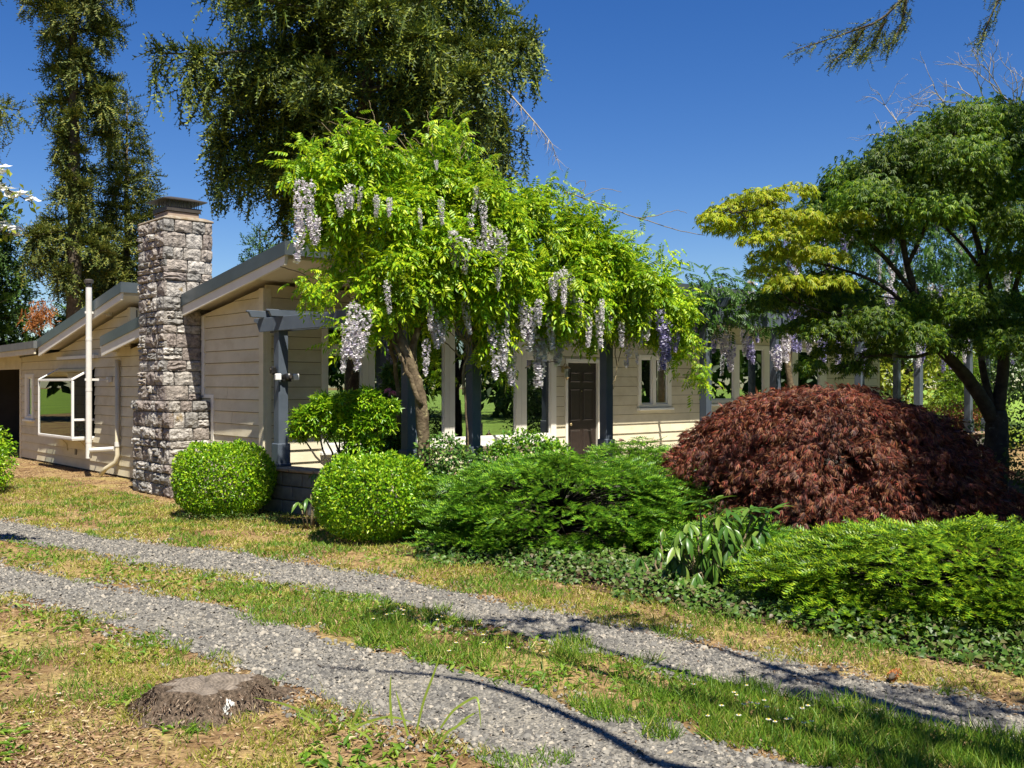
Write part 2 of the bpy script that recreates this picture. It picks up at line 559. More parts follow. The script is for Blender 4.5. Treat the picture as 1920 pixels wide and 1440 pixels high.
lw = MB()
def sheet(mb, pts, z):
    mb.add([(p[0], p[1], z) for p in pts], [tuple(range(len(pts)))])
sheet(lw, [(8.5, -60), (300, -60), (300, 300), (14.5, 300), (14.5, 26), (10.5, 18), (7.0, 12), (6.4, 6)], 0.004)
sheet(lw, [(-300, 40), (14.4, 40), (14.4, 300), (-300, 300)], 0.004)
o = lw.build('lawn', M['lawn']); tag(o, 'green lawn beside and behind the house', 'lawn', kind='structure')

ss = np.linspace(-30, 12, 560)
for nm, fa, fb, lab in (('driveway', e_low0, e_low1, 'nearer grey gravel wheel track running past the tree stump'),
                        ('driveway', e_up0, e_up1, 'farther grey gravel wheel track running past the clipped shrubs')):
    a = fa(ss) + (vnoise(ss, ss * 0, 0.35, 3) - 0.5) * 0.30 + (vnoise(ss, ss * 0 + 9, 0.09, 4) - 0.5) * 0.06
    b = fb(ss) + (vnoise(ss, ss * 0 + 5, 0.35, 5) - 0.5) * 0.30 + (vnoise(ss, ss * 0 + 3, 0.09, 6) - 0.5) * 0.06
    ax, ay = xy(ss, a); bx_, by_ = xy(ss, b)
    V = np.concatenate([np.stack([ax, ay, ss * 0 + 0.006], -1), np.stack([bx_, by_, ss * 0 + 0.006], -1)])
    i = np.arange(len(ss) - 1); n = len(ss)
    o = np_obj(nm, V, np.stack([i, i + 1, i + 1 + n, i + n], -1), M['gravel'])
    tag(o, lab, 'driveway', kind='structure')

# planting bed soil
bs_ = np.linspace(-7.6, 6, 80)
x0, y0 = xy(bs_, e_bed(bs_) + (vnoise(bs_, bs_ * 0, 0.4, 8) - 0.5) * 0.2)
pts = list(zip(x0, y0)) + [(10.5, 6.0), (9.5, 22), (1.0, 14.5), (-2.6, 11.6)]
mb = MB(); sheet(mb, pts, 0.008)
o = mb.build('planting_bed', M['soil']); tag(o, 'dark mulch planting bed under the shrubs', 'planting bed', kind='structure')

# ---------------------------------------------------------------- house (local frame: x along the front, y along the gable end)
TH = math.atan2(0.664, 0.748)
HO = (-3.43, 13.6, 0.0)
house = empty('house', HO, TH, 'single storey beige lap sided house with slate grey shed roofs', 'house')
def zr_main(y): return 3.49 - 0.146 * (y + 1.2)
def zr_wing(y): return 3.41 - 0.175 * (y - 4.5)
SOF = 0.30
EXP = 0.178

def split_wall(a0, a1, z0, z1, ops, top=None, breaks=()):
    bk = {a0, a1}
    for (p, q, r, t) in ops:
        if t > z0 and r < z1:
            for w in (p, q):
                if a0 < w < a1: bk.add(w)
    for b in breaks:
        if a0 < b < a1: bk.add(b)
    if top:
        aa = np.linspace(a0, a1, 400)
        tt = np.array([top(x) for x in aa])
        for zz in (z0, z1):
            sg = np.sign(tt - zz)
            for i in np.nonzero(sg[1:] != sg[:-1])[0]: bk.add(float(aa[i]))
        jm = np.nonzero(np.abs(np.diff(tt)) > 0.1)[0]
        for i in jm: bk.add(float(aa[i])); bk.add(float(aa[i + 1]))
    bk = sorted(bk)
    segs = []
    for p, q in zip(bk[:-1], bk[1:]):
        if q - p < 0.004: continue
        mid = (p + q) / 2
        zs = [(z0, z1)]
        for (op, oq, r, t) in ops:
            if op <= mid <= oq:
                nz = []
                for (u, v) in zs:
                    if t <= u or r >= v: nz.append((u, v)); continue
                    if r - u > 0.01: nz.append((u, r))
                    if v - t > 0.01: nz.append((t, v))
                zs = nz
        for (u, v) in zs:
            t0 = min(v, top(p + 1e-4)) if top else v
            t1 = min(v, top(q - 1e-4)) if top else v
            if max(t0, t1) - u < 0.012: continue
            segs.append([p, q, u, max(t0, u + 0.001), max(t1, u + 0.001), v])
    out = []
    for s in segs:
        if out and abs(out[-1][1] - s[0]) < 1e-6 and s[0] not in breaks and out[-1][2] == s[2] and out[-1][4] == s[3] == out[-1][3] == s[4]:
            out[-1][1] = s[1]; out[-1][4] = s[4]
        else: out.append(s)
    return out

def lap_wall(name, fmap, a0, a1, ztop, ops, top, bz=0.06, seed=1):
    r = random.Random(seed)
    core = MB()
    for (p, q, u, t0, t1, v) in split_wall(a0, a1, 0.0, ztop, ops, top):
        P = lambda a, o, z: fmap(a, o, z)
        core.hexa([P(p, -0.12, u), P(q, -0.12, u), P(q, 0, u), P(p, 0, u), P(p, -0.12, t0), P(q, -0.12, t1), P(q, 0, t1), P(p, 0, t0)])
    wall = core.build(name, M['lap_shade'], house)
    row = 0
    z = bz
    while z < ztop:
        br = []
        a = a0 + r.uniform(0.8, 3.6)
        while a < a1 - 0.6:
            br.append(a); a += r.uniform(2.4, 3.66)
        for (p, q, u, t0, t1, v) in split_wall(a0, a1, z + 0.008, z + EXP, ops, top, br):
            g_ = 0.0015
            ob, ot = 0.034, 0.012
            f = lambda zz: ob + (ot - ob) * (zz - z) / EXP
            jig = r.uniform(-0.0012, 0.0012)
            pl = MB()
            pl.hexa([fmap(p + g_, 0.001, u), fmap(q - g_, 0.001, u), fmap(q - g_, f(u) + jig, u), fmap(p + g_, f(u) + jig, u),
                     fmap(p + g_, 0.001, t0), fmap(q - g_, 0.001, t1), fmap(q - g_, f(t1) + jig, t1), fmap(p + g_, f(t0) + jig, t0)])
            pl.build('siding_plank', M['siding'], wall)
        z += EXP
        row += 1
    return wall

gmap = lambda a, o, z: (-o, a, z)
fmap = lambda a, o, z: (a, -o, z)
def gtop(y):
    if y < 4.95: return zr_main(y) - SOF
    if y < 9.2: return zr_wing(y) - SOF
    return 2.28
FO = [(0.93, 5.56, 0.66, 2.76), (5.86, 6.70, 0.0, 2.09), (7.82, 8.74, 1.24, 2.22), (10.0, 14.46, 1.29, 2.50)]
GO = [(6.74, 8.94, 0.66, 1.98), (10.62, 11.18, 0.92, 1.88)]
front = lap_wall('front_wall', fmap, 0.0, 17.0, 3.02, FO, None, 0.03, 3)
gable = lap_wall('gable_wall', gmap, 0.0, 11.6, 3.4, GO, gtop, 0.03, 5)
# remaining shell: rear, far end, floor, interior
mb = MB()
mb.box(0.13, 16.9, 5.32, 5.44, 0, 2.25); mb.build('rear_wall', M['siding'], house)
mb = MB(); mb.box(16.88, 17.0, 0.13, 5.3, 0, 2.3); mb.build('end_wall', M['siding'], house)
mb = MB(); mb.box(0.13, 16.86, 0.13, 5.3, 0.0, 0.03); mb.build('interior_floor', M['dark'], house)
mb = MB(); mb.box(0.13, 16.86, 4.2, 4.3, 0.03, 2.6); mb.build('interior_wall', M['dark'], house)
# wing shell and clerestory
mb = MB()
mb.box(0.13, 7.0, 11.5, 11.6, 0, 2.2); mb.box(6.9, 7.0, 5.46, 11.4, 0, 2.25); mb.box(0.13, 6.88, 5.46, 11.48, 0.0, 0.03)
mb.build('wing_shell', M['dark'], house)
mb = MB(); mb.hexa([(0.0, 4.97, 2.35), (7.0, 4.97, 2.35), (7.0, 5.07, 2.35), (0.0, 5.07, 2.35), (0.0, 4.97, 3.02), (7.0, 4.97, 3.02), (7.0, 5.07, 3.0), (0.0, 5.07, 3.0)])
mb.build('clerestory_wall', M['siding'], house)
mb = MB(); mb.box(-0.034, 0.0, 4.93, 5.03, 2.4, 3.03); mb.box(-0.034, 0.07, 4.90, 4.93, 2.4, 3.03); mb.build('corner_board', M['siding'], house)

# corner boards
mb = MB(); mb.box(-0.044, -0.0, -0.044, 0.085, 0.0, 3.01); mb.box(0.0, 0.085, -0.044, 0.0, 0.0, 3.01)
mb.build('corner_board', M['siding'], house, 0.004)
mb = MB(); mb.box(-0.036, 0.0, 11.52, 11.64, 0.0, 2.27); mb.build('corner_board', M['siding'], house, 0.004)
mb = MB(); mb.box(16.93, 17.02, -0.036, 0.0, 0.0, 3.01); mb.build('corner_board', M['siding'], house, 0.004)
# boards that trim the siding along the chimney
mb = MB(); mb.box(-0.036, 0, 1.88, 1.97, 1.47, 2.72); mb.box(-0.036, 0, 1.55, 1.64, 0.0, 1.47); mb.box(-0.036, 0, 1.55, 1.97, 1.47, 1.52)
mb.build('chimney_trim', M['trim'], house, 0.003)

# roofs
def shed_roof(x0, x1, y0, y1, zf, nm):
    t = MB()
    t.hexa([(x0, y0, zf(y0) - 0.14), (x1, y0, zf(y0) - 0.14), (x1, y1, zf(y1) - 0.14), (x0, y1, zf(y1) - 0.14),
            (x0, y0, zf(y0) - 0.01), (x1, y0, zf(y0) - 0.01), (x1, y1, zf(y1) - 0.01), (x0, y1, zf(y1) - 0.01)])
    rf = t.build(nm, M['roof'], house)
    s = MB()
    s.hexa([(x0 + 0.03, y0 + 0.05, zf(y0 + 0.05) - 0.20), (x1 - 0.03, y0 + 0.05, zf(y0 + 0.05) - 0.20), (x1 - 0.03, y1 - 0.05, zf(y1 - 0.05) - 0.20), (x0 + 0.03, y1 - 0.05, zf(y1 - 0.05) - 0.20),
            (x0 + 0.03, y0 + 0.05, zf(y0 + 0.05) - 0.142), (x1 - 0.03, y0 + 0.05, zf(y0 + 0.05) - 0.142), (x1 - 0.03, y1 - 0.05, zf(y1 - 0.05) - 0.142), (x0 + 0.03, y1 - 0.05, zf(y1 - 0.05) - 0.142)])
    s.build('soffit', M['soffit'], rf)
    # metal edge on the rake (x0 side), front and rear
    e = MB()
    e.hexa([(x0 - 0.02, y0 - 0.02, zf(y0) - 0.165), (x0 - 0.002, y0 - 0.02, zf(y0) - 0.165), (x0 - 0.002, y1, zf(y1) - 0.165), (x0 - 0.02, y1, zf(y1) - 0.165),
            (x0 - 0.02, y0 - 0.02, zf(y0) + 0.012), (x0 - 0.002, y0 - 0.02, zf(y0) + 0.012), (x0 - 0.002, y1, zf(y1) + 0.012), (x0 - 0.02, y1, zf(y1) + 0.012)])
    e.build('metal_edge', M['metal'], rf)
    e = MB(); e.box(x0 - 0.002, x1, y0 - 0.022, y0 - 0.003, zf(y0) - 0.165, zf(y0) + 0.012); e.build('metal_edge', M['metal'], rf)
    b = MB()
    d0, d1 = 0.155, 0.335
    b.hexa([(x0 - 0.0, y0 + 0.04, zf(y0 + 0.04) - d1 + 0.05), (x0 + 0.04, y0 + 0.04, zf(y0 + 0.04) - d1 + 0.05), (x0 + 0.04, y1 - 0.02, zf(y1) - d1), (x0 - 0.0, y1 - 0.02, zf(y1) - d1),
            (x0 - 0.0, y0 + 0.0, zf(y0) - d0), (x0 + 0.04, y0 + 0.0, zf(y0) - d0), (x0 + 0.04, y1 - 0.02, zf(y1) - d0), (x0 - 0.0, y1 - 0.02, zf(y1) - d0)])
    b.build('barge_board', M['trim'], rf)
    return rf
roof = shed_roof(-0.33, 17.35, -1.2, 5.5, zr_main, 'roof')
wing = shed_roof(-0.33, 7.2, 4.5, 9.2, zr_wing, 'wing_roof')
for x in [0.45, 1.35, 2.25, 3.15, 4.05, 4.95, 5.85, 6.75, 7.65, 8.55, 9.45, 10.35, 11.25, 12.15, 13.05, 13.95, 14.85, 15.75, 16.6]:
    b = MB()
    b.hexa([(x, -1.06, zr_main(-1.06) - 0.29), (x + 0.07, -1.06, zr_main(-1.06) - 0.29), (x + 0.07, -0.04, zr_main(0) - 0.37), (x, -0.04, zr_main(0) - 0.37),
            (x, -1.14, zr_main(-1.14) - 0.205), (x + 0.07, -1.14, zr_main(-1.14) - 0.205), (x + 0.07, -0.04, zr_main(0) - 0.19), (x, -0.04, zr_main(0) - 0.19)])
    b.build('rafter', M['soffit'], roof)
# gutter on the low rear edge with its downspout
mb = MB(); mb.box(-0.30, 3.0, 5.50, 5.60, zr_main(5.5) - 0.26, zr_main(5.5) - 0.14); mb.build('gutter', M['trim'], roof)
mb = MB()
mb.tube([(-0.075, 5.40, 2.12), (-0.075, 5.40, 0.40), (-0.10, 5.42, 0.28), (-0.20, 5.62, 0.16), (-0.26, 5.72, 0.05)], 0.042, 8)
ds = mb.build('downspout', M['siding'], house, smooth=True)
mb = MB(); mb.tube([(-0.075, 5.40, 0.56), (-0.075, 5.40, 0.64)], 0.052, 8); mb.build('coupling', M['pipe'], ds)
# carport
mb = MB()
mb.hexa([(-0.42, 9.2, 2.42), (6, 9.2, 2.42), (6, 17.5, 2.34), (-0.42, 17.5, 2.34), (-0.42, 9.2, 2.57), (6, 9.2, 2.57), (6, 17.5, 2.49), (-0.42, 17.5, 2.49)])
cr = mb.build('carport_roof', M['roof'], house)
mb = MB(); mb.hexa([(-0.40, 9.24, 2.30), (-0.36, 9.24, 2.30), (-0.36, 17.5, 2.22), (-0.40, 17.5, 2.22), (-0.40, 9.24, 2.418), (-0.36, 9.24, 2.418), (-0.36, 17.5, 2.338), (-0.40, 17.5, 2.338)]); mb.build('fascia', M['siding'], cr)
mb = MB(); mb.box(-0.03, 0.06, 11.66, 17.3, 2.02, 2.33); mb.build('header_beam', M['siding'], cr)
mb = MB(); mb.box(4.5, 4.6, 11.62, 17.4, 0, 2.33); mb.box(0.0, 4.5, 17.3, 17.4, 0, 2.33); mb.build('carport_wall', M['dark'], house)
mb = MB(); mb.box(-0.02, 0.10, 15.3, 15.42, 0, 2.02); mb.build('carport_post', M['siding'], house)
wb = empty('workbench', (0, 0, 0), 0, 'dim wooden workbench standing inside the open carport', 'workbench')
wb.location = Matrix.Rotation(TH, 4, 'Z') @ Vector((0.9, 12.1, 0)) + Vector(HO); wb.rotation_euler = (0, 0, TH)
mb = MB(); mb.box(0, 0.7, 0, 2.4, 0.86, 0.91); mb.build('bench_top', M['bark_con'], wb)
for px_ in (0.03, 0.6):
    for py_ in (0.05, 2.28):
        mb = MB(); mb.box(px_, px_ + 0.07, py_, py_ + 0.07, 0, 0.858); mb.build('leg', M['bark_con'], wb)
mb = MB(); mb.box(0.02, 0.04, 0.12, 2.28, 0.2, 0.855); mb.build('front_panel', M['bark_con'], wb)

mb = MB(); mb.box(-0.1, 16.8, -2.72, -0.05, 0.0, 0.03)  # unseen slab, added and kept pale to bounce sunlight onto the front wall
mb.build('bounce_paving', M['bounce'], house)
# windows -----------------------------------------------------------
def window(a0, a1, z0, z1, fm, panes, sill=False, fw=0.07, mat='trim', gl='glass', label=None):
    """frame board round the opening, panes = list of (a0,a1,z0,z1) glass rectangles inside it"""
    mb = MB()
    for (p, q, u, t0, t1, v) in split_wall(a0, a1, z0, z1, panes):
        P = lambda a, o_, z: fm(a, o_, z)
        mb.hexa([P(p, -0.06, u), P(q, -0.06, u), P(q, 0.042, u), P(p, 0.042, u), P(p, -0.06, v), P(q, -0.06, v), P(q, 0.042, v), P(p, 0.042, v)])
    w = mb.build('window', M[mat], house, 0.004)
    if label: w['label'] = label
    for (p, q, u, v) in panes:
        fr = MB()      # recessed sash
        s_ = 0.028
        for (b0, b1, c0, c1) in ((p, p + s_, u, v), (q - s_, q, u, v), (p + s_, q - s_, u, u + s_), (p + s_, q - s_, v - s_, v)):
            A, B = fm(b0 + 0.001, 0.012, c0 + 0.001), fm(b1 - 0.001, -0.03, c1 - 0.001)
            fr.box(min(A[0], B[0]), max(A[0], B[0]), min(A[1], B[1]), max(A[1], B[1]), min(A[2], B[2]), max(A[2], B[2]))
        fr.build('sash', M['white'], w)
        A, B = fm(p + s_, 0.0, u + s_), fm(q - s_, -0.006, v - s_)
        g_ = MB(); g_.box(min(A[0], B[0]), max(A[0], B[0]), min(A[1], B[1]), max(A[1], B[1]), u + s_, v - s_); g_.build('pane', M[gl], w)
    if sill:
        A, B = fm(a0 - 0.03, 0.085, z0 - 0.045), fm(a1 + 0.03, 0.0, z0 - 0.002)
        g_ = MB(); g_.box(min(A[0], B[0]), max(A[0], B[0]), min(A[1], B[1]), max(A[1], B[1]), z0 - 0.045, z0 - 0.002); g_.build('sill', M['white'], w, 0.004)
    return w
window(0.89, 1.679, 0.70, 2.78, fmap, [(0.98, 1.575, 2.24, 2.70), (0.98, 1.575, 0.80, 2.12)], True)
window(1.681, 3.219, 0.70, 2.78, fmap, [(1.785, 3.12, 0.80, 2.70)], True)
window(3.221, 4.769, 0.70, 2.78, fmap, [(3.32, 4.65, 0.80, 2.70)], True)
window(4.771, 5.60, 0.70, 2.78, fmap, [(4.89, 5.47, 2.24, 2.70), (4.89, 5.47, 0.80, 2.12)], True)
window(7.79, 8.77, 1.22, 2.24, fmap, [(7.87, 8.20, 1.29, 2.17), (8.30, 8.66, 1.29, 2.17)], True)
window(9.96, 14.50, 1.27, 2.52, fmap, [(10.06, 10.84, 1.35, 2.44), (11.03, 11.94, 1.35, 2.44), (12.16, 13.05, 1.35, 2.44), (13.28, 14.21, 1.35, 2.44)], True)
window(10.58, 11.22, 0.90, 1.90, gmap, [(10.72, 11.06, 0.98, 1.82)], True)

# door
mb = MB()
mb.box(5.83, 5.888, -0.045, 0.02, 0.0, 2.06); mb.box(6.66, 6.735, -0.045, 0.02, 0.0, 2.06); mb.box(5.83, 6.735, -0.045, 0.02, 2.061, 2.13)
mb.build('door_frame', M['trim'], house, 0.004)
mb = MB(); mb.box(5.89, 6.658, 0.012, 0.055, 0.02, 2.058)
door = mb.build('door', M['door'], house); door['label'] = 'dark brown six panel front door'
def panel(a0, a1, z0, z1):
    p = MB()
    o1, o2 = 0.012, -0.006
    e = 0.035
    out = [(a0, z0), (a1, z0), (a1, z1), (a0, z1)]; mid = [(a0 + e * .5, z0 + e * .5), (a1 - e * .5, z0 + e * .5), (a1 - e * .5, z1 - e * .5), (a0 + e * .5, z1 - e * .5)]
    inn = [(a0 + e, z0 + e), (a1 - e, z0 + e), (a1 - e, z1 - e), (a0 + e, z1 - e)]
    vs = [(a, 0.0115, z) for a, z in out] + [(a, -0.006, z) for a, z in mid] + [(a, 0.002, z) for a, z in inn]
    fs = [(i, (i + 1) % 4, 4 + (i + 1) % 4, 4 + i) for i in range(4)] + [(4 + i, 4 + (i + 1) % 4, 8 + (i + 1) % 4, 8 + i) for i in range(4)] + [(8, 9, 10, 11)]
    p.add(vs, fs); p.build('panel', M['door'], door)
for a0, a1 in ((5.98, 6.24), (6.31, 6.57)):
    for z0, z1 in ((0.22, 0.86), (1.02, 1.60), (1.71, 1.90)):
        panel(a0, a1, z0, z1)
mb = MB(); mb.tube([(5.93, 0.01, 0.96), (5.93, -0.035, 0.96), (5.93, -0.05, 0.96), (5.93, -0.075, 0.96), (5.93, -0.09, 0.96)], [0.03, 0.014, 0.014, 0.03, 0.018], 10); mb.build('knob', M['brass'], door, smooth=True)
mb = MB(); mb.tube([(6.275, 0.011, 1.55), (6.275, -0.002, 1.55)], 0.012, 8); mb.build('peephole', M['brass'], door)
mb = MB(); mb.box(5.80, 6.76, -0.35, 0.0, 0.0, 0.022); mb.build('threshold', M['conc'], house)

# garden window (glazed box) on the gable end
gw = MB()
gx0, ya, yb, z0, z1, zt = -0.42, 6.80, 8.90, 0.64, 1.78, 2.02
t = 0.045
for y in (ya, yb - t):
    gw.box(gx0, gx0 + t, y, y + t, z0 + t, z1 - t)           # front posts
    gw.hexa([(gx0, y, z1 - t), (gx0, y + t, z1 - t), (0, y + t, zt - t), (0, y, zt - t), (gx0, y, z1), (gx0, y + t, z1), (0, y + t, zt), (0, y, zt)])
    gw.box(gx0, 0, y, y + t, z0, z0 + t)
    gw.box(gx0 + t, 0, y + .005, y + t - .005, z0 + 0.34, z0 + 0.34 + t)
gw.box(gx0, gx0 + t, ya + t, yb - t, z0, z0 + t); gw.box(gx0, gx0 + t, ya + t, yb - t, z1 - t, z1)
gwo = gw.build('garden_window', M['white'], house, 0.005); gwo['label'] = 'projecting glazed garden window with white frame'
def pane(x0, x1, y0, y1, z0_, z1_, par):
    q = MB(); q.box(x0, x1, y0, y1, z0_, z1_); q.build('pane', M['glassb'], par)
pane(gx0 + 0.018, gx0 + 0.024, ya + t, yb - t, z0 + t, z1 - t, gwo)
pane(gx0 + t, -0.005, ya + 0.018, ya + 0.024, z0 + t, z0 + 0.34, gwo)
q = MB(); q.hexa([(gx0 + t, ya + 0.018, z0 + 0.34 + t), (gx0 + t, ya + .024, z0 + 0.34 + t), (-0.005, ya + .024, z0 + 0.34 + t), (-0.005, ya + 0.018, z0 + 0.34 + t),
                  (gx0 + t, ya + 0.018, z1 - t + 0.02), (gx0 + t, ya + .024, z1 - t + .02), (-0.005, ya + .024, zt - t - 0.01), (-0.005, ya + 0.018, zt - t - 0.01)]); q.build('pane', M['glassb'], gwo)
q = MB(); q.hexa([(gx0 + 0.01, ya + t, z1 - 0.012), (gx0 + 0.01, yb - t, z1 - 0.012), (-0.005, yb - t, zt - 0.02), (-0.005, ya + t, zt - 0.02),
                  (gx0 + 0.01, ya + t, z1 - 0.004), (gx0 + 0.01, yb - t, z1 - 0.004), (-0.005, yb - t, zt - 0.012), (-0.005, ya + t, zt - 0.012)]); q.build('roof_pane', M['glassb'], gwo)
q = MB(); q.box(gx0 + 0.005, 0.3, ya + 0.005, yb - 0.005, z0 - 0.02, z0 - 0.001); q.build('window_shelf', M['trim'], gwo)
for y in (7.2, 8.3):
    q = MB(); q.tube([(-0.03, y, z0 - 0.3), (-0.05, y, z0 - 0.16), (-0.14, y, z0 - 0.07), (-0.28, y, z0 - 0.03)], 0.014, 6); q.build('bracket', M['siding'], gwo)
mb = MB(); mb.box(-0.12, -0.027, 6.5, 8.7, 2.17, 2.23); mb.build('drip_ledge', M['trim'], house)
mb = MB(); mb.box(-0.034, -0.02, 7.75, 7.86, 0.28, 0.40); mb.build('crawl_vent', M['galv'], house)

# potted plants on the shelf of the garden window
def loc(u, v, z): 
    p = Matrix.Rotation(TH, 4, 'Z') @ Vector((u, v, z)); return Vector((p.x + HO[0], p.y + HO[1], p.z))
M['pot'] = solid('clay pot', [(0.30, 0.13, 0.07), (0.38, 0.18, 0.10)], 20, 0.8)
M['potleaf'] = leaf_mat('pot plant leaf', [(0.05, 0.14, 0.02), (0.12, 0.26, 0.04), (0.22, 0.30, 0.06)], 0.4, 0.3)
for i, (yy, hh) in enumerate(((7.25, 0.20), (7.75, 0.16), (8.3, 0.18))):
    c = loc(-0.2, yy, z0 + 0.002)
    e = empty('potted_plant', c, 0, ['leafy pot plant at the chimney end of the garden window', 'small leafy pot plant in the middle of the garden window', 'leafy pot plant at the carport end of the garden window'][i], 'plant', 'pot plants in the garden window')
    mb = MB(); mb.tube([(0, 0, 0), (0, 0, 0.12), (0, 0, 0.14)], [0.05, 0.075, 0.078], 12); mb.build('pot', M['pot'], e)
    n = 90
    d = rdir(n); d[:, 2] = np.abs(d[:, 2]) * 0.8
    P = d * rng.uniform(0.03, 0.15, (n, 1)) + np.array([0, 0, 0.15])
    tv, tf = t_leaf(0.09, 0.045)
    V, Fc = scatter(tv, tf, P, frames(d + rng.normal(0, .3, (n, 3)), np.array([0, 0, 1.0]) + rng.normal(0, .3, (n, 3))), rng.uniform(.7, 1.2, n))
    np_obj('foliage', V, Fc, M['potleaf'], e)

# vent stack and drain
mb = MB(); mb.tube([(-0.42, 5.86, 0.34), (-0.42, 5.86, 3.42)], 0.052, 14)
vs_ = mb.build('vent_stack', M['pipe'], house, smooth=False)
for zz in (0.62, 1.55, 2.46):
    mb = MB(); mb.tube([(-0.42, 5.86, zz), (-0.42, 5.86, zz + 0.05)], 0.0555, 14); mb.build('coupling', M['pipe'], vs_)
mb = MB(); mb.tube([(-0.42, 5.86, 3.42), (-0.42, 5.86, 3.49), (-0.42, 5.86, 3.50), (-0.42, 5.86, 3.55), (-0.42, 5.86, 3.57)], [0.05, 0.05, 0.078, 0.082, 0.05], 14); mb.build('rain_cap', M['galv'], vs_)
mb = MB(); mb.tube([(-0.42, 5.78, 0.49), (-0.32, 5.66, 0.50), (-0.12, 5.44, 0.52)], 0.042, 10); mb.build('side_pipe', M['pipe'], vs_)
for zz in (1.74, 2.95):
    mb = MB(); mb.box(-0.49, -0.03, 5.845, 5.875, zz, zz + 0.04); mb.box(-0.10, -0.03, 5.81, 5.91, zz - 0.03, zz + 0.07); mb.build('bracket', M['pipe'], vs_)

# lantern beside the door
la = empty('wall_lantern', loc(5.77, -0.03, 1.78), TH, 'small brass and glass lantern on the wall beside the front door', 'lantern')
mb = MB(); mb.box(-0.035, 0.035, 0.0, 0.03, 0.10, 0.24); mb.build('back_plate', M['brass'], la, 0.004)
mb = MB(); mb.tube([(0, 0, 0.2), (0, -0.05, 0.26), (0, -0.10, 0.24), (0, -0.10, 0.21)], 0.009, 6); mb.build('arm', M['brass'], la)
mb = MB(); mb.tube([(0, -0.1, 0.22), (0, -0.1, 0.20), (0, -0.1, 0.17)], [0.012, 0.05, 0.075], 6); mb.build('hood', M['brass'], la)
mb = MB(); mb.tube([(0, -0.1, 0.168), (0, -0.1, 0.02)], [0.062, 0.042], 6); mb.build('glass', M['glassb'], la)
mb = MB(); mb.tube([(0, -0.1, 0.018), (0, -0.1, 0.0), (0, -0.1, -0.03)], [0.046, 0.03, 0.006], 6); mb.build('finial', M['brass'], la)
mb = MB(); mb.tube([(0, -0.1, 0.03), (0, -0.1, 0.09), (0, -0.1, 0.12)], [0.012, 0.02, 0.008], 8); mb.build('bulb', M['lampwhite'], la)

# ---------------------------------------------------------------- chimney: core plus single stones
def stone_templates(k, seed):
    r = np.random.default_rng(seed)
    out = []
    for _ in range(k):
        n = 6
        V, Fc = [], []
        hgt = r.random((n, n)) * 0.5 + 0.5
        for j in range(n):
            for i in range(n):
                x, z = i / (n - 1) - 0.5, j / (n - 1) - 0.5
                edge = i in (0, n - 1) or j in (0, n - 1)
                corner = (i in (0, n - 1)) and (j in (0, n - 1))
                y = -0.32 if corner else (-0.30 * r.random() - 0.30 if edge else -hgt[j, i])
                jx = 0 if edge else r.normal(0, 0.03)
                sh = 0.035 if corner else 0
                V.append((x * (1 - sh) * (1 - 0.05 * r.random() * edge) + jx, y, z * (1 - sh) + jx * 0.6))
        b = len(V)
        V += [(-0.47, 0.4, -0.47), (0.47, 0.4, -0.47), (0.47, 0.4, 0.47), (-0.47, 0.4, 0.47)]
        for j in range(n - 1):
            for i in range(n - 1):
                a = j * n + i
                Fc.append((a, a + 1, a + n + 1, a + n))
        top = [(n - 1) * n + i for i in range(n)]; bot = list(range(n)); lf = [j * n for j in range(n)]; rt = [j * n + n - 1 for j in range(n)]
        Fc += [tuple(bot[::-1]) + (b, b + 1), tuple(top) + (b + 2, b + 3), tuple(lf) + (b + 3, b), tuple(rt[::-1]) + (b + 1, b + 2)]
        me = bpy.data.meshes.new('stone')
        me.from_pydata(V, [], Fc); me.materials.append(M['stone']); me.update()
        out.append(me)
    return out
STONES = stone_templates(14, 5)
cu0, cv0, cv1, cz1 = -0.59, 2.0, 2.99, 4.16      # shaft
bu0, bv0, bv1, bz1 = -0.63, 1.68, 3.13, 1.43     # base
mb = MB()
mb.box(cu0 + 0.02, 0.15, cv0 + 0.02, cv1 - 0.02, 0.0, cz1 - 0.01); mb.box(bu0 + 0.02, -0.03, bv0 + 0.02, bv1 - 0.02, 0, bz1 - 0.02)
chim = mb.build('chimney', M['mortar'], house)
chim['label'] = 'rough grey ashlar stone chimney'
SR = random.Random(9)
def stone(face, a0, a1, z0, z1, off):
    """face L: plane x=off (outward -x, runs along y); face R: plane y=off (outward -y, runs along x); face B: plane y=off outward +y"""
    o = bpy.data.objects.new('stone', SR.choice(STONES))
    g_ = 0.005
    c, w, h = (a0 + a1) / 2, (a1 - a0) - 2 * g_, (z1 - z0) - 2 * g_
    fl = SR.choice((-1, 1)); fz = SR.choice((-1, 1))
    dep = SR.uniform(0.035, 0.085)
    zc = (z0 + z1) / 2
    if face == 'L': o.location = (off, c, zc); o.rotation_euler = (0, 0, -math.pi / 2)
    elif face == 'R': o.location = (c, off, zc)
    else: o.location = (c, off, zc); o.rotation_euler = (0, 0, math.pi)
    o.scale = (w * fl, dep * (0.75 if face != 'L' else 1.0), h * fz)
    link(o, chim)
def course_fill(face, a0, a1, z0, z1, off):
    a = a0
    while a < a1 - 1e-3:
        w = SR.uniform(0.15, 0.40)
        if a1 - a - w < 0.11: w = a1 - a
        w = min(w, a1 - a)
        if z1 - z0 > 0.19 and SR.random() < 0.30:
            m = z0 + (z1 - z0) * SR.uniform(0.38, 0.6)
            stone(face, a, a + w, z0, m, off)
            if w > 0.24 and SR.random() < 0.5:
                k_ = a + w * SR.uniform(.4, .6); stone(face, a, k_, m, z1, off); stone(face, k_, a + w, m, z1, off)
            else: stone(face, a, a + w, m, z1, off)
        else:
            stone(face, a, a + w, z0, z1, off)
        a += w
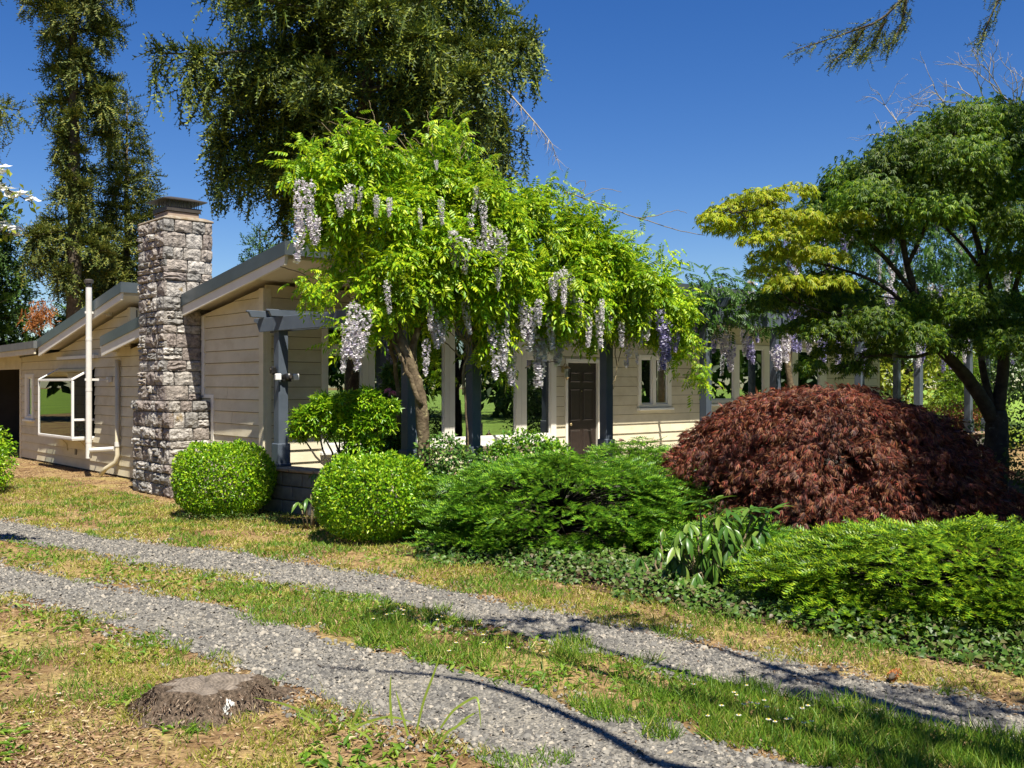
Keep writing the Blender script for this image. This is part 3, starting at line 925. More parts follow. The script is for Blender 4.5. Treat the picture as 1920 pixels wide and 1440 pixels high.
def courses(z0, z1):
    zs = [z0]
    while zs[-1] < z1 - 0.01:
        h = SR.uniform(0.12, 0.25)
        if z1 - zs[-1] - h < 0.10: h = z1 - zs[-1]
        zs.append(min(z1, zs[-1] + h))
    return list(zip(zs[:-1], zs[1:]))
for k_, (z0_, z1_) in enumerate(courses(0.0, bz1)):
    e = 0.045 * (k_ % 2)
    course_fill('L', bv0 - 0.04 + e, bv1, z0_, z1_, bu0); course_fill('R', bu0 + 0.0 - 0.04 + (0.045 - e), -0.04, z0_, z1_, bv0); course_fill('B', bu0, -0.04, z0_, z1_, bv1)
for k_, (z0_, z1_) in enumerate(courses(bz1, cz1)):
    e = 0.045 * (k_ % 2)
    course_fill('L', cv0 - 0.04 + e, cv1, z0_, z1_, cu0)
    course_fill('R', cu0 - 0.04 + (0.045 - e), 0.15 if z0_ > 2.9 else -0.03, z0_, z1_, cv0)
    course_fill('B', cu0, 0.15 if z0_ > 3 else -0.03, z0_, z1_, cv1)
# crown, shoulder, flue and metal cap
def slab(name, x0, x1, y0, y1, z0, z1, ch, mat, par):
    p = MB()
    p.add([(x0, y0, z0), (x1, y0, z0), (x1, y1, z0), (x0, y1, z0), (x0, y0, z0 + (z1 - z0) * .4), (x1, y0, z0 + (z1 - z0) * .4), (x1, y1, z0 + (z1 - z0) * .4), (x0, y1, z0 + (z1 - z0) * .4),
           (x0 + ch, y0 + ch, z1), (x1 - ch, y0 + ch, z1), (x1 - ch, y1 - ch, z1), (x0 + ch, y1 - ch, z1)],
          [(3, 2, 1, 0)] + [(i, (i + 1) % 4, 4 + (i + 1) % 4, 4 + i) for i in range(4)] + [(4 + i, 4 + (i + 1) % 4, 8 + (i + 1) % 4, 8 + i) for i in range(4)] + [(8, 9, 10, 11)])
    return p.build(name, mat, par, 0.012)
M['crown'] = solid('lichened mortar crown', [(0.17, 0.11, 0.045), (0.33, 0.29, 0.235)], 11, 0.9, bstr=0.8)
slab('mortar_crown', cu0 - 0.03, 0.175, cv0 - 0.03, cv1 + 0.03, 4.162, 4.235, 0.10, M['crown'], chim)
mb = MB(); mb.box(-0.45, 0.05, 2.24, 2.76, 4.242, 4.33); mb.build('flue', M['flue'], chim, 0.01)
mb = MB(); mb.box(-0.47, 0.07, 2.22, 2.78, 4.332, 4.40); mb.build('cap_band', M['galv'], chim, 0.004)
mb = MB()
for x in np.linspace(-0.44, 0.04, 9):
    for y in (2.25, 2.75): mb.box(x - .004, x + .004, y - .004, y + .004, 4.402, 4.50)
for y in np.linspace(2.25, 2.75, 9):
    for x in (-0.44, 0.04): mb.box(x - .004, x + .004, y - .004, y + .004, 4.402, 4.50)
mb.build('spark_screen', M['galv'], chim)
mb = MB(); mb.add([(-0.55, 2.16, 4.50), (0.15, 2.16, 4.50), (0.15, 2.84, 4.50), (-0.55, 2.84, 4.50), (-0.55, 2.16, 4.515), (0.15, 2.16, 4.515), (0.15, 2.84, 4.515), (-0.55, 2.84, 4.515), (-0.36, 2.34, 4.57), (-0.04, 2.34, 4.57), (-0.04, 2.66, 4.57), (-0.36, 2.66, 4.57)],
                  [(3, 2, 1, 0), (0, 1, 5, 4), (1, 2, 6, 5), (2, 3, 7, 6), (3, 0, 4, 7), (4, 5, 9, 8), (5, 6, 10, 9), (6, 7, 11, 10), (7, 4, 8, 11), (8, 9, 10, 11)])
mb.build('chimney_cap', M['galv'], chim)

# ---------------------------------------------------------------- pergola
per = empty('pergola', HO, TH, 'slate blue timber pergola with square posts along the house front', 'pergola')
PW = 0.14
CAPZ = 0.595
POSTS = [(-0.12, -0.69), (0.41, -2.85), (1.40, -2.85), (3.86, -2.85), (6.16, -2.85), (8.10, -2.85), (10.92, -2.85), (13.29, -2.85), (15.65, -2.85), (16.6, -2.85), (16.6, -0.7)]
for i, (u, v) in enumerate(POSTS):
    top = 2.40 if i == 0 else 2.66
    zb = CAPZ
    mb = MB(); mb.box(u - PW / 2, u + PW / 2, v - PW / 2, v + PW / 2, zb + 0.002, top)
    p = mb.build('post', M['slate'], per, 0.006)
    mb = MB()
    w = PW / 2 + 0.022
    mb.box(u - w, u + w, v - w, v + w, zb + 0.001, zb + 0.30); p2 = mb.build('plinth', M['slate'], p, 0.008)
    mb = MB(); mb.box(u - w - .012, u + w + .012, v - w - .012, v + w + .012, zb + 0.0005, zb + 0.04); mb.build('base_moulding', M['slate'], p, 0.008)
def shaped_beam(name, a, b, w, h, mat, par, cut=0.10):
    a, b = Vector(a), Vector(b)
    d = (b - a).normalized(); s_ = d.cross(Vector((0, 0, 1))).normalized() * w / 2; up = Vector((0, 0, 1))
    prof = [(0, h * .5), (0, h * .25), (cut * .5, h * .18), (cut, -h * .5)]
    L = (b - a).length
    poly = [(x, z) for x, z in prof] + [(L - x, z) for x, z in reversed(prof)]
    n = len(poly)
    vs = [a + d * x + up * z + s_ for x, z in poly] + [a + d * x + up * z - s_ for x, z in poly]
    fs = [tuple(range(n)), tuple(reversed(range(n, 2 * n)))] + [(i, n + i, n + (i + 1) % n, (i + 1) % n) for i in range(n)]
    m_ = MB(); m_.add([tuple(v) for v in vs], fs)
    return m_.build(name, mat, par, 0.005)
# pair of beams on the end posts, from the house corner forward
d = Vector((0.53, -2.16, 0)).normalized()
A = Vector((-0.12, -0.69, 0)); B = Vector((0.41, -2.85, 0))
for s_ in (-1, 1):
    off = Vector((d.y, -d.x, 0)) * s_ * (PW / 2 + 0.024)
    a = A - d * 0.40 + off; b = B + d * 0.35 + off
    shaped_beam('beam', (a.x, a.y, 2.46), (b.x, b.y, 2.54), 0.042, 0.185, M['slate'], per)
for s_ in (-1, 1):
    shaped_beam('beam', (0.1, -2.85 + s_ * (PW / 2 + 0.024), 2.76), (17.1, -2.85 + s_ * (PW / 2 + 0.024), 2.76), 0.042, 0.24, M['slate'], per)
for u in (1.40, 3.86, 6.16, 8.10, 10.92, 13.29, 15.65, 16.6):
    shaped_beam('rafter', (u, -3.35, 2.955), (u, -0.05, 2.955), 0.045, 0.14, M['slate'], per)
for k_, v in enumerate((-0.50, -0.86)):
    shaped_beam('purlin', (-0.52 + 0.10 * k_, v, 2.605), (2.2, v, 2.605), 0.045, 0.09, M['slate'], per, 0.06)
for v in (-1.75, -2.65):
    shaped_beam('purlin', (0.9, v, 3.07), (17.1, v, 3.07), 0.04, 0.085, M['slate'], per, 0.06)

# block retaining wall that carries the posts
rw = empty('retaining_wall', HO, TH, 'low grey block retaining wall with brown stone cap under the pergola posts', 'wall')
bm = MB(); bm.box(-0.195, 0.195, -0.10, 0.10, -0.0855, 0.0855)
bl = bm.build('block', M['conc'], rw, 0.008); bmesh_data = bl.data
cm_ = MB(); cm_.box(-0.245, 0.245, -0.145, 0.145, -0.024, 0.024)
cp = cm_.build('cap_stone', M['capst'], rw, 0.012); cap_data = cp.data
first = [True, True]
def put(kind, x, y, z, rz, sx=1.0):
    i = 0 if kind == 'block' else 1
    src = bl if i == 0 else cp
    if first[i]: o = src; first[i] = False
    else:
        o = src.copy(); link(o, rw)
    o.location = (x, y, z); o.rotation_euler = (0, 0, rz); o.scale = (sx, 1, 1)
def wall_run(a, b):
    a, b = Vector((*a, 0)), Vector((*b, 0))
    L = (b - a).length; d = (b - a).normalized(); rz = math.atan2(d.y, d.x)
    for c in range(3):
        x = 0.0 if c % 2 == 0 else -0.2
        while x < L - 0.02:
            s0, s1 = max(0, x), min(L, x + 0.4)
            if s1 - s0 > 0.06:
                p = a + d * ((s0 + s1) / 2); put('block', p.x, p.y, 0.0875 + c * 0.182, rz, (s1 - s0) / 0.4)
            x += 0.4
    x = -0.03
    while x < L:
        s1 = min(L + 0.05, x + 0.5); p = a + d * ((x + s1) / 2); put('cap_stone', p.x, p.y, 0.571, rz, (s1 - x) / 0.5); x = s1 + 0.004
wall_run((-0.26, -0.12), (0.16, -2.72)); wall_run((0.30, -2.85), (16.9, -2.85))

# twin floodlight with camera on the first post, and a small second camera
pc = loc(-0.12, -0.69, 0)
fl = empty('security_floodlight', loc(-0.12, -0.69 - 0.075, 1.76), TH, 'black security camera flanked by two small white floodlights on pergola post', 'floodlight')
mb = MB(); mb.tube([(0, 0.0, 0), (0, -0.035, 0)], 0.05, 12); mb.build('mount', M['black'], fl)
mb = MB(); mb.tube([(0.05, -0.045, -0.05), (0.05, -0.045, 0.0), (0.05, -0.045, 0.055), (0.05, -0.045, 0.065)], [0.04, 0.05, 0.046, 0.02], 12); mb.build('camera_body', M['black'], fl, smooth=True)
mb = MB(); mb.tube([(0.05, -0.085, 0.015), (0.05, -0.10, 0.015)], 0.022, 10); mb.build('lens', M['galv'], fl)
for s_ in (-1, 1):
    mb = MB(); mb.beam((0.02 * s_ + 0.02, -0.03, 0.01), (0.115 * s_ + 0.02, -0.045, 0.02), 0.016, 0.016); ar = mb.build('arm', M['black'], fl)
    mb = MB(); mb.box(0.13 * s_ + 0.02 - 0.04, 0.13 * s_ + 0.02 + 0.04, -0.075, -0.03, -0.03, 0.055); lp = mb.build('lamp', M['lampwhite'], fl, 0.008)
sc2 = empty('security_camera', loc(-0.12 - 0.075, -0.69, 1.86), TH, 'small black camera on the house side of the first pergola post', 'camera')
mb = MB(); mb.box(-0.075, -0.01, -0.04, 0.04, -0.05, 0.05); mb.build('camera_body', M['black'], sc2, 0.012)
mb = MB(); mb.tube([(-0.075, 0, 0.01), (-0.088, 0, 0.01)], 0.02, 10); mb.build('lens', M['galv'], sc2)
mb = MB(); mb.box(-0.012, 0.004, -0.02, 0.02, -0.02, 0.02); mb.build('mount', M['black'], sc2)
mb = MB(); mb.tube([(-0.02, 0, -0.05), (-0.012, 0.01, -0.16), (-0.004, 0.02, -0.30)], 0.005, 5); mb.build('cable', M['black'], sc2)

# ---------------------------------------------------------------- vegetation helpers
UP = np.array([0, 0, 1.0])
def leaves(name, tmpl, P, D, N, sc, mat, parent, kind='stuff'):
    """P points, D leaf direction, N normal hint; tmpl one template or a list of them"""
    tl = tmpl if isinstance(tmpl, list) else [tmpl]
    idx = rng.integers(0, len(tl), len(P))
    sc = np.full(len(P), float(sc)) if np.ndim(sc) == 0 else sc
    R = frames(D, N)
    parts = []
    for i, (tv, tf) in enumerate(tl):
        m = idx == i
        if m.any(): parts.append(scatter(tv, tf, P[m], R[m], sc[m]))
    V, Fc = join(parts)
    return np_obj(name, V, Fc, mat, parent, kind=kind)

def curve(a, b, n=6, sag=0.0, wob=0.0, side=None):
    a, b = np.array(a, float), np.array(b, float)
    t = np.linspace(0, 1, n)[:, None]
    p = a + (b - a) * t
    p[:, 2] += (sag * 4 * t * (1 - t))[:, 0]
    if wob:
        w = rng.normal(0, wob, (n, 3)); w[0] = 0; w[-1] = 0
        p += w
    return p

def blob_shell(blobs, n, lo=0.72, hi=1.06, keep=0.82, up_bias=0.0):
    """points on the outsides of overlapping ellipsoids; returns P, outward"""
    B = np.array(blobs, float)
    area = (B[:, 3] * B[:, 4] * B[:, 5]) ** (2 / 3)
    pick = rng.choice(len(B), int(n * 1.9), p=area / area.sum())
    d = rdir(len(pick)); d[:, 2] += up_bias; d = nrm(d)
    r = rng.uniform(lo, hi, (len(pick), 1))
    P = B[pick, :3] + d * B[pick, 3:6] * r
    ok = np.ones(len(P), bool)
    for i, b in enumerate(B):
        q = np.linalg.norm((P - b[:3]) / b[3:6], axis=1)
        ok &= ~((q < keep) & (pick != i))
    P, d = P[ok], d[ok]
    return P[:n], d[:n]

def trunk_obj(name, branches, mat, parent, n=8, wob=0.05, kind=None):
    mb = MB()
    for pts, rad in branches:
        mb.tube(pts, rad, n if max(rad) > 0.02 else 5, wob=wob)
    return mb.build(name, mat, parent, smooth=True, kind=kind or ('stuff' if name in ('stems', 'shoots') else None))

def needle_tree(name, base, z0, z1, R, label, mats, nb=60, droop=0.5, weep=0.6, spray=0.32, dens=1.0, trunk_r=0.25, ztop=None, bark='bark_con', lift=0.1, gaps=0.0, group=None, zvis=1e9, seed=0, nneed=9):
    """conifer: trunk, drooping boughs, hanging branchlets clothed with needle sprays"""
    base = np.array(base, float)
    e = empty(name, base, 0, label, 'tree', group)
    ztop = ztop or z1
    br = [(np.array([[0, 0, 0], [0.05, 0, ztop * 0.3], [-0.05, 0.04, ztop * 0.7], [0, 0, ztop]]), [trunk_r, trunk_r * 0.8, trunk_r * 0.4, 0.02])]
    Ps, Ds = [], []
    for i in range(nb):
        f = (i + rng.random()) / nb
        z = z0 + (z1 - z0) * f
        if z > zvis: continue
        L = R(f) * rng.uniform(0.7, 1.12)
        if rng.random() < gaps: L *= 0.45
        az = i * 2.39996 + rng.normal(0, 0.25)
        h = np.array([math.cos(az), math.sin(az), 0])
        m = 9
        t = np.linspace(0, 1, m)
        p = h * (L * t)[:, None]
        p[:, 2] = z + lift * L * t - droop * L * t ** 1.6 + 0.22 * droop * L * np.maximum(t - 0.75, 0) * 4
        p[:, :2] += rng.normal(0, 0.04 * L, (m, 2)) * t[:, None]
        br.append((p[::2], list(np.linspace(0.045, 0.008, 5) * (0.4 + L / 3))))
        side = np.array([-h[1], h[0], 0])
        # side branchlets; some boughs hang long, some stay short
        wb = rng.choice((.35, .6, 1.0, 1.5), p=(.35, .3, .22, .13))
        nbl = max(3, int(L * 7 * dens))
        for q in range(nbl):
            tt = rng.uniform(0.12, 1.0) ** 0.8
            k = min(m - 2, int(tt * (m - 1)))
            o = p[k] + (p[k + 1] - p[k]) * (tt * (m - 1) - k)
            sgn = rng.choice((-1, 1))
            bl_ = L * 0.34 * (1.15 - tt) * rng.uniform(0.5, 1.2) + 0.12
            hang = weep * wb * rng.uniform(0.35, 1.25)
            ns = max(2, int((bl_ + hang) / (spray * 0.42)))
            s = np.linspace(0, 1, ns)[:, None]
            dirh = nrm(side * sgn * 0.9 + h * 0.55)
            pts = o + dirh * bl_ * s + np.array([0, 0, -1.0]) * (hang * s ** 1.7)
            dd = dirh * bl_ + np.array([0, 0, -1.0]) * hang * 1.7 * s ** 0.7
            Ps.append(pts + rng.normal(0, 0.04, pts.shape)); Ds.append(nrm(dd) + rng.normal(0, 0.45, pts.shape))
            if rng.random() < .6:      # short upright tufts along the bough
                tp = o + rng.normal(0, .10, (3, 3)) * [1, 1, .4] + np.array([0, 0, .05])
                Ps.append(tp); Ds.append(h * .8 + side * sgn * .5 + rng.normal(0, .5, (3, 3)) + np.array([0, 0, .35]))
    P, D = np.concatenate(Ps), np.concatenate(Ds)
    T = [t_needles(spray, nneed, spray * 0.22, spray * 0.13, 0.9, 0.8) for _ in range(4)]
    trunk_obj('trunk', br, M[bark], e, 7)
    leaves('crown', T, P, D, UP + rng.normal(0, 0.5, P.shape), rng.uniform(0.7, 1.25, len(P)), M[mats], e)
    return e, len(P)

# leaf materials
M['l_spruce'] = leaf_mat('spruce needles', [(0.013, 0.032, 0.005), (0.042, 0.080, 0.009), (0.115, 0.16, 0.013), (0.29, 0.31, 0.02)], 0.6, 0.15, patch=0.3, patch_scale=0.6)
M['l_fir'] = leaf_mat('fir needles', [(0.026, 0.05, 0.008), (0.07, 0.105, 0.016), (0.135, 0.165, 0.022), (0.25, 0.23, 0.04)], 0.6, 0.2, patch=0.3, patch_scale=0.5)
M['l_cedar'] = leaf_mat('cedar sprays', [(0.018, 0.055, 0.008), (0.045, 0.11, 0.014), (0.12, 0.21, 0.022)], 0.6, 0.2, patch=0.35, patch_scale=0.7)
M['l_back'] = leaf_mat('far tree leaves', [(0.03, 0.07, 0.015), (0.06, 0.115, 0.02), (0.10, 0.16, 0.03)], 0.55, 0.25, patch=0.3, patch_scale=0.5)
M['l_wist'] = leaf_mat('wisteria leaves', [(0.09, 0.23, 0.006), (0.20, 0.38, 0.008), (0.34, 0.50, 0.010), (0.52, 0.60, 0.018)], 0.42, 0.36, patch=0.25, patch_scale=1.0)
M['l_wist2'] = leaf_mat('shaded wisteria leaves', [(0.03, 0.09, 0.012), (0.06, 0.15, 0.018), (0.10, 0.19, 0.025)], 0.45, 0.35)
M['flower'] = leaf_mat('wisteria florets', [(0.56, 0.51, 0.62), (0.74, 0.71, 0.74), (0.85, 0.83, 0.82), (0.64, 0.59, 0.66)], 0.6, 0.3, tcol=(1, 1, 1))
M['flower2'] = leaf_mat('violet wisteria florets', [(0.30, 0.27, 0.54), (0.46, 0.43, 0.66), (0.62, 0.60, 0.74)], 0.6, 0.3, tcol=(1, 1, 1))
M['l_box'] = leaf_mat('boxwood leaves', [(0.05, 0.15, 0.005), (0.14, 0.32, 0.008), (0.26, 0.45, 0.012), (0.44, 0.57, 0.03)], 0.32, 0.3, patch=0.12, patch_scale=4)
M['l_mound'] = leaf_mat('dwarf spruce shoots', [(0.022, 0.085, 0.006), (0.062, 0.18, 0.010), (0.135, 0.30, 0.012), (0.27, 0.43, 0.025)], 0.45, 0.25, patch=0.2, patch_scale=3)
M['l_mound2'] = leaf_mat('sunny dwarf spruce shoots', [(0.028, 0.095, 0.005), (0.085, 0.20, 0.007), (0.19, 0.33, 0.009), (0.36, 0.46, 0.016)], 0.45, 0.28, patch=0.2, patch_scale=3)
M['l_red'] = leaf_mat('red lace maple leaves', [(0.036, 0.009, 0.009), (0.095, 0.022, 0.018), (0.19, 0.055, 0.034), (0.29, 0.155, 0.06), (0.38, 0.07, 0.05)], 0.45, 0.3, tcol=(1, 0.6, 0.4), patch=0.25, patch_scale=2)
M['l_maple'] = leaf_mat('green lace maple leaves', [(0.02, 0.065, 0.005), (0.05, 0.13, 0.006), (0.12, 0.225, 0.008), (0.27, 0.35, 0.012)], 0.45, 0.45, patch=0.35, patch_scale=1.0)
M['l_gold'] = leaf_mat('golden maple leaves', [(0.16, 0.26, 0.006), (0.34, 0.44, 0.010), (0.50, 0.46, 0.02), (0.28, 0.42, 0.012)], 0.45, 0.45, patch=0.25, patch_scale=1.2)
M['l_rhodo'] = leaf_mat('rhododendron leaves', [(0.04, 0.12, 0.02), (0.075, 0.18, 0.03), (0.12, 0.22, 0.04), (0.20, 0.28, 0.045)], 0.32, 0.22)
M['l_cover'] = leaf_mat('ground cover leaves', [(0.025, 0.07, 0.010), (0.06, 0.13, 0.018), (0.11, 0.19, 0.028), (0.12, 0.09, 0.05)], 0.45, 0.2, patch=0.25, patch_scale=3)
M['l_yellow'] = leaf_mat('yellow green leaves', [(0.14, 0.22, 0.015), (0.24, 0.30, 0.02), (0.32, 0.34, 0.03)], 0.45, 0.4)
M['l_barb'] = leaf_mat('barberry leaves', [(0.16, 0.03, 0.02), (0.26, 0.06, 0.035), (0.18, 0.16, 0.03)], 0.45, 0.3, tcol=(1, .6, .4))
M['petal'] = leaf_mat('white petals', [(0.74, 0.74, 0.70), (0.82, 0.82, 0.78)], 0.5, 0.25, tcol=(1, 1, 1))
M['pink'] = leaf_mat('pink petals', [(0.55, 0.16, 0.32), (0.68, 0.28, 0.45)], 0.5, 0.3, tcol=(1, 1, 1))
M['grassb'] = leaf_mat('grass blades', [(0.12, 0.20, 0.012), (0.21, 0.27, 0.02), (0.34, 0.35, 0.04), (0.48, 0.42, 0.12), (0.56, 0.46, 0.20)], 0.5, 0.35, pos=[0, 0.3, 0.55, 0.8, 1])
M['grassg'] = leaf_mat('green grass blades', [(0.06, 0.16, 0.012), (0.11, 0.23, 0.016), (0.18, 0.30, 0.025), (0.30, 0.36, 0.06)], 0.5, 0.35)
M['straw'] = leaf_mat('dry chips', [(0.11, 0.06, 0.035), (0.21, 0.12, 0.065), (0.33, 0.22, 0.12), (0.46, 0.37, 0.23)], 0.8, 0.0)
M['pebble'] = leaf_mat('gravel stones', [(0.055, 0.052, 0.048), (0.12, 0.114, 0.104), (0.185, 0.175, 0.155), (0.25, 0.23, 0.195), (0.36, 0.32, 0.26)], 0.85, 0.0, pos=[0, 0.3, 0.6, 0.85, 1])
M['deadleaf'] = leaf_mat('dead spruce tips', [(0.30, 0.10, 0.02), (0.42, 0.17, 0.05)], 0.7, 0.2)

# ---------------------------------------------------------------- trees behind the house
def prof_big(f): return 5.3 * (1 - f) ** 0.45 * (0.72 + 0.5 * math.sin(math.pi * min(1, f * 2.2)))
needle_tree('spruce_tree', (-4.7, 31.5, 0), 8.3, 27, prof_big, 'huge drooping dark spruce towering behind the wisteria and roof', 'l_spruce', nb=125, droop=0.32, weep=1.5, spray=0.55, dens=2.4, trunk_r=0.42, zvis=17.2, lift=0.12, nneed=7)
def prof_tall(f): return float(np.interp(f, [0, .08, .15, .2, .24, .3, .36, .42, .5, .58, .7, 1], [1.0, 1.5, 1.3, .75, .6, 1.5, .9, 1.9, 1.2, 2.1, 1.7, 1.0]))
needle_tree('fir_tree', (-15.2, 34, 0), 5.0, 22, prof_tall, 'tall ragged fir with bare patches beside the stone chimney', 'l_fir', nb=66, droop=0.4, weep=0.8, spray=0.44, dens=5.0, trunk_r=0.28, zvis=16.5, gaps=0.3, ztop=24, nneed=9)
def prof_young(f): return 2.9 * (1 - f) ** 0.85 + 0.1
needle_tree('spruce_tree', (-14.9, 38, 0), 2.2, 12.9, prof_young, 'slender conical spruce seen just over the chimney', 'l_fir', nb=100, droop=0.2, weep=0.45, spray=0.44, dens=2.4, trunk_r=0.2, lift=0.14, nneed=7)
def prof_edge(f): return 3.4 * (1 - 0.6 * f)
needle_tree('fir_tree', (-20.2, 33, 0), 10.8, 24, prof_edge, 'fir reaching in from the photo edge above the white blossom', 'l_fir', nb=50, droop=0.35, weep=0.8, spray=0.46, dens=2.4, trunk_r=0.3, zvis=17, nneed=9)
for (x, y, h, lab) in ((-19.6, 36, 9.0, 'broad dark green cedar behind the carport roof'), (-23.2, 38, 8.4, 'dark cedar at the far end of the carport'), (-16.8, 41, 7.2, 'low green cedar filling the gap behind the tall fir')):
    needle_tree('cedar_tree', (x, y, 0), 0.8, h, lambda f: 2.9 * (1 - f) ** 0.6 + 0.1, lab, 'l_cedar', nb=95, droop=0.15, weep=0.5, spray=0.56, dens=1.5, trunk_r=0.25, lift=0.35, nneed=8, group='cedars behind the carport')
needle_tree('fir_tree', (-11.3, 44, 0), 3.0, 8.6, lambda f: 1.9 * (1 - f) ** 0.7, 'small rounded conifer top peeping between chimney and roof', 'l_cedar', nb=50, droop=0.1, weep=0.4, spray=0.45, dens=1.4, trunk_r=0.2, lift=0.3, nneed=8)

f1 = [o_ for o_ in COL.objects if o_.name == 'fir_tree'][0]
fo = np.array(f1.location)
def spot(px, py, Z): return np.array([(px - 960) / 1840 * Z, Z, CAM_H + (720 - py) / 1840 * Z])
P = np.concatenate([spot(px, py, 32.6) + rng.normal(0, sd_, (60, 3)) for (px, py, sd_) in ((78, 575, .16), (66, 590, .2), (88, 592, .16), (60, 602, .14))]) - fo
leaves('dead_branch', [t_needles(.3, 9, .07, .04, .9, .8)], P, rng.normal(0, .5, P.shape) + [0, 0, -.8], UP + rng.normal(0, .5, P.shape), rng.uniform(.6, 1.1, len(P)), M['deadleaf'], f1)
s1 = [o_ for o_ in COL.objects if o_.name == 'spruce_tree'][0]
s1o = np.array(s1.location)
q = np.array([spot(*p_) for p_ in ((900, 130, 31), (955, 175, 30.6), (990, 215, 30.4), (1020, 250, 30.4), (1035, 270, 30.4), (1043, 298, 30.4))]) - s1o
tw_ = [(q, [.035, .03, .024, .018, .012, .006])]
for k_ in range(34):
    i_ = int(rng.integers(1, 5)); c_ = q[i_] + (q[i_ + 1 if i_ < 5 else i_] - q[i_]) * rng.random()
    tw_.append((curve(c_, c_ + np.array([rng.normal(0, .15), rng.normal(0, .15), -rng.uniform(.2, .7)]), 4, 0, .03), [.008, .006, .004, .002]))
trunk_obj('dead_branch', tw_, M['bark_pale'], s1, 5, 0)

def leafy_tree(name, base, h, blobs, n, mat, label, size=0.16, trunk_r=0.18, bark='bark_dark', group=None, cat='tree', tmpl=None):
    """broadleaf tree or shrub: stems into each clump, clump shells of leaves (blobs relative to base)"""
    e = empty(name, base, 0, label, cat, group)
    br = [(curve((0, 0, 0), (0.05, 0, h * 0.5), 4, 0, 0.03 * h), [trunk_r, trunk_r * .85, trunk_r * .7, trunk_r * .55])]
    for b in blobs:
        br.append((curve((0.05, 0, h * rng.uniform(0.2, 0.5)), b[:3], 5, 0.05 * h, 0.02 * h), list(np.linspace(trunk_r * 0.45, trunk_r * 0.08, 5))))
    trunk_obj('trunk' if cat == 'tree' else 'stems', br, M[bark], e, 7)
    P, d = blob_shell(blobs, n, 0.55, 1.08, 0.6)
    D = nrm(d * 0.7 + rng.normal(0, 0.6, d.shape) + np.array([0, 0, -0.25]))
    N = d * 0.6 + UP * 0.7 + rng.normal(0, 0.45, d.shape)
    leaves('crown' if cat == 'tree' else 'foliage', tmpl or t_leaf2(size, size * 0.55), P, D, N, rng.uniform(0.7, 1.3, len(P)), M[mat], e)
    return e

def rblobs(k, R, z0, z1, r0, r1, flat=0.8):
    out = []
    for i in range(k):
        a = rng.uniform(0, 6.283); q = math.sqrt(rng.random()) * R
        z = rng.uniform(z0, z1); r = rng.uniform(r0, r1)
        out.append((q * math.cos(a), q * math.sin(a), z, r, r, r * flat))
    return out
# garden beyond the pergola end, and trees all round it
leafy_tree('shrub_tree', (12.3, 31, 0), 5.0, rblobs(16, 2.0, 1.0, 4.4, 0.7, 1.1), 7000, 'l_yellow', 'sunny yellow green tree beyond the far end of the house', 0.17, 0.12)
leafy_tree('shrub_tree', (17.0, 38, 0), 7.0, rblobs(18, 2.8, 1.5, 6.2, 1.0, 1.6), 6500, 'l_back', 'mid green tree behind the conical garden conifer', 0.22, 0.2)
leafy_tree('shrub_tree', (22.5, 36, 0), 8.0, rblobs(18, 3.2, 1.5, 7.0, 1.2, 1.7), 6500, 'l_back', 'leafy tree behind the maple trunk at the photo edge', 0.24, 0.22)
leafy_tree('shrub_tree', (12.8, 47, 0), 6.0, rblobs(16, 3.5, 1.0, 4.6, 1.2, 1.8), 5000, 'l_yellow', 'distant pale green tree low behind the house end', 0.26, 0.2)
def prof_cone(f): return 1.25 * (1 - f) ** 0.55 * min(1, 0.7 + f * 3)
needle_tree('garden_conifer', (12.3, 26.6, 0), 0.15, 2.55, prof_cone, 'rounded light green conifer beyond the last pergola posts', 'l_mound2', nb=90, droop=0.1, weep=0.16, spray=0.18, dens=2.0, trunk_r=0.07, lift=0.15, nneed=8)
leafy_tree('barberry_shrub', (10.7, 23.9, 0), 1.0, rblobs(12, 0.9, 0.35, 1.0, 0.3, 0.42), 3800, 'l_barb', 'red leaved barberry shrub past the pergola', 0.06, 0.03, cat='shrub')
leafy_tree('yellow_shrub', (11.1, 22.9, 0), 0.8, rblobs(8, 0.6, 0.2, 0.55, 0.22, 0.32), 2000, 'l_yellow', 'low yellow green shrub in front of the red barberry', 0.07, 0.03, cat='shrub')
leafy_tree('green_shrub', (9.6, 27.6, 0), 1.6, rblobs(14, 1.2, 0.4, 1.5, 0.4, 0.6), 4000, 'l_cover', 'dense green shrub against the far corner of the house', 0.09, 0.04, cat='shrub')
leafy_tree('green_shrub', (9.6, 16.8, 0), 2.2, rblobs(20, 1.3, 0.4, 2.3, 0.4, 0.65), 6500, 'l_back', 'leafy green shrub behind the dark maple trunk', 0.08, 0.05, cat='shrub')
leafy_tree('green_shrub', (7.9, 13.0, 0), 1.2, rblobs(12, 0.9, 0.25, 0.95, 0.3, 0.45), 3600, 'l_back', 'low green shrub at the foot of the maple trunk', 0.06, 0.03, cat='shrub')
# woodland edge across the lawn that the front windows mirror
for i, (x, y, h) in enumerate(((26, 26, 11), (31, 20, 13), (34, 14, 12), (33, 8, 14), (35, 2, 12), (33, -4, 13), (30, -10, 12), (41, 22, 15), (42, 11, 16), (42, 0, 15), (25, -15, 12), (16, -18, 12), (38, 28, 15), (-6, -18, 11), (5, -20, 12), (-16, -10, 10), (-22, -2, 10), (-24, 8, 11), (-30, 22, 12), (-34, 32, 13), (-29, 15, 11), (-38, 26, 13))):
    leafy_tree('garden_tree', (x, y, 0), h, rblobs(18, h * 0.26, h * 0.12, h * 0.88, h * 0.13, h * 0.19), 2600, ('l_back', 'l_cedar')[i % 2], 'tall leafy tree at the lawn edge outside the picture, mirrored in the windows', 0.6, 0.3, group='trees around the lawn')

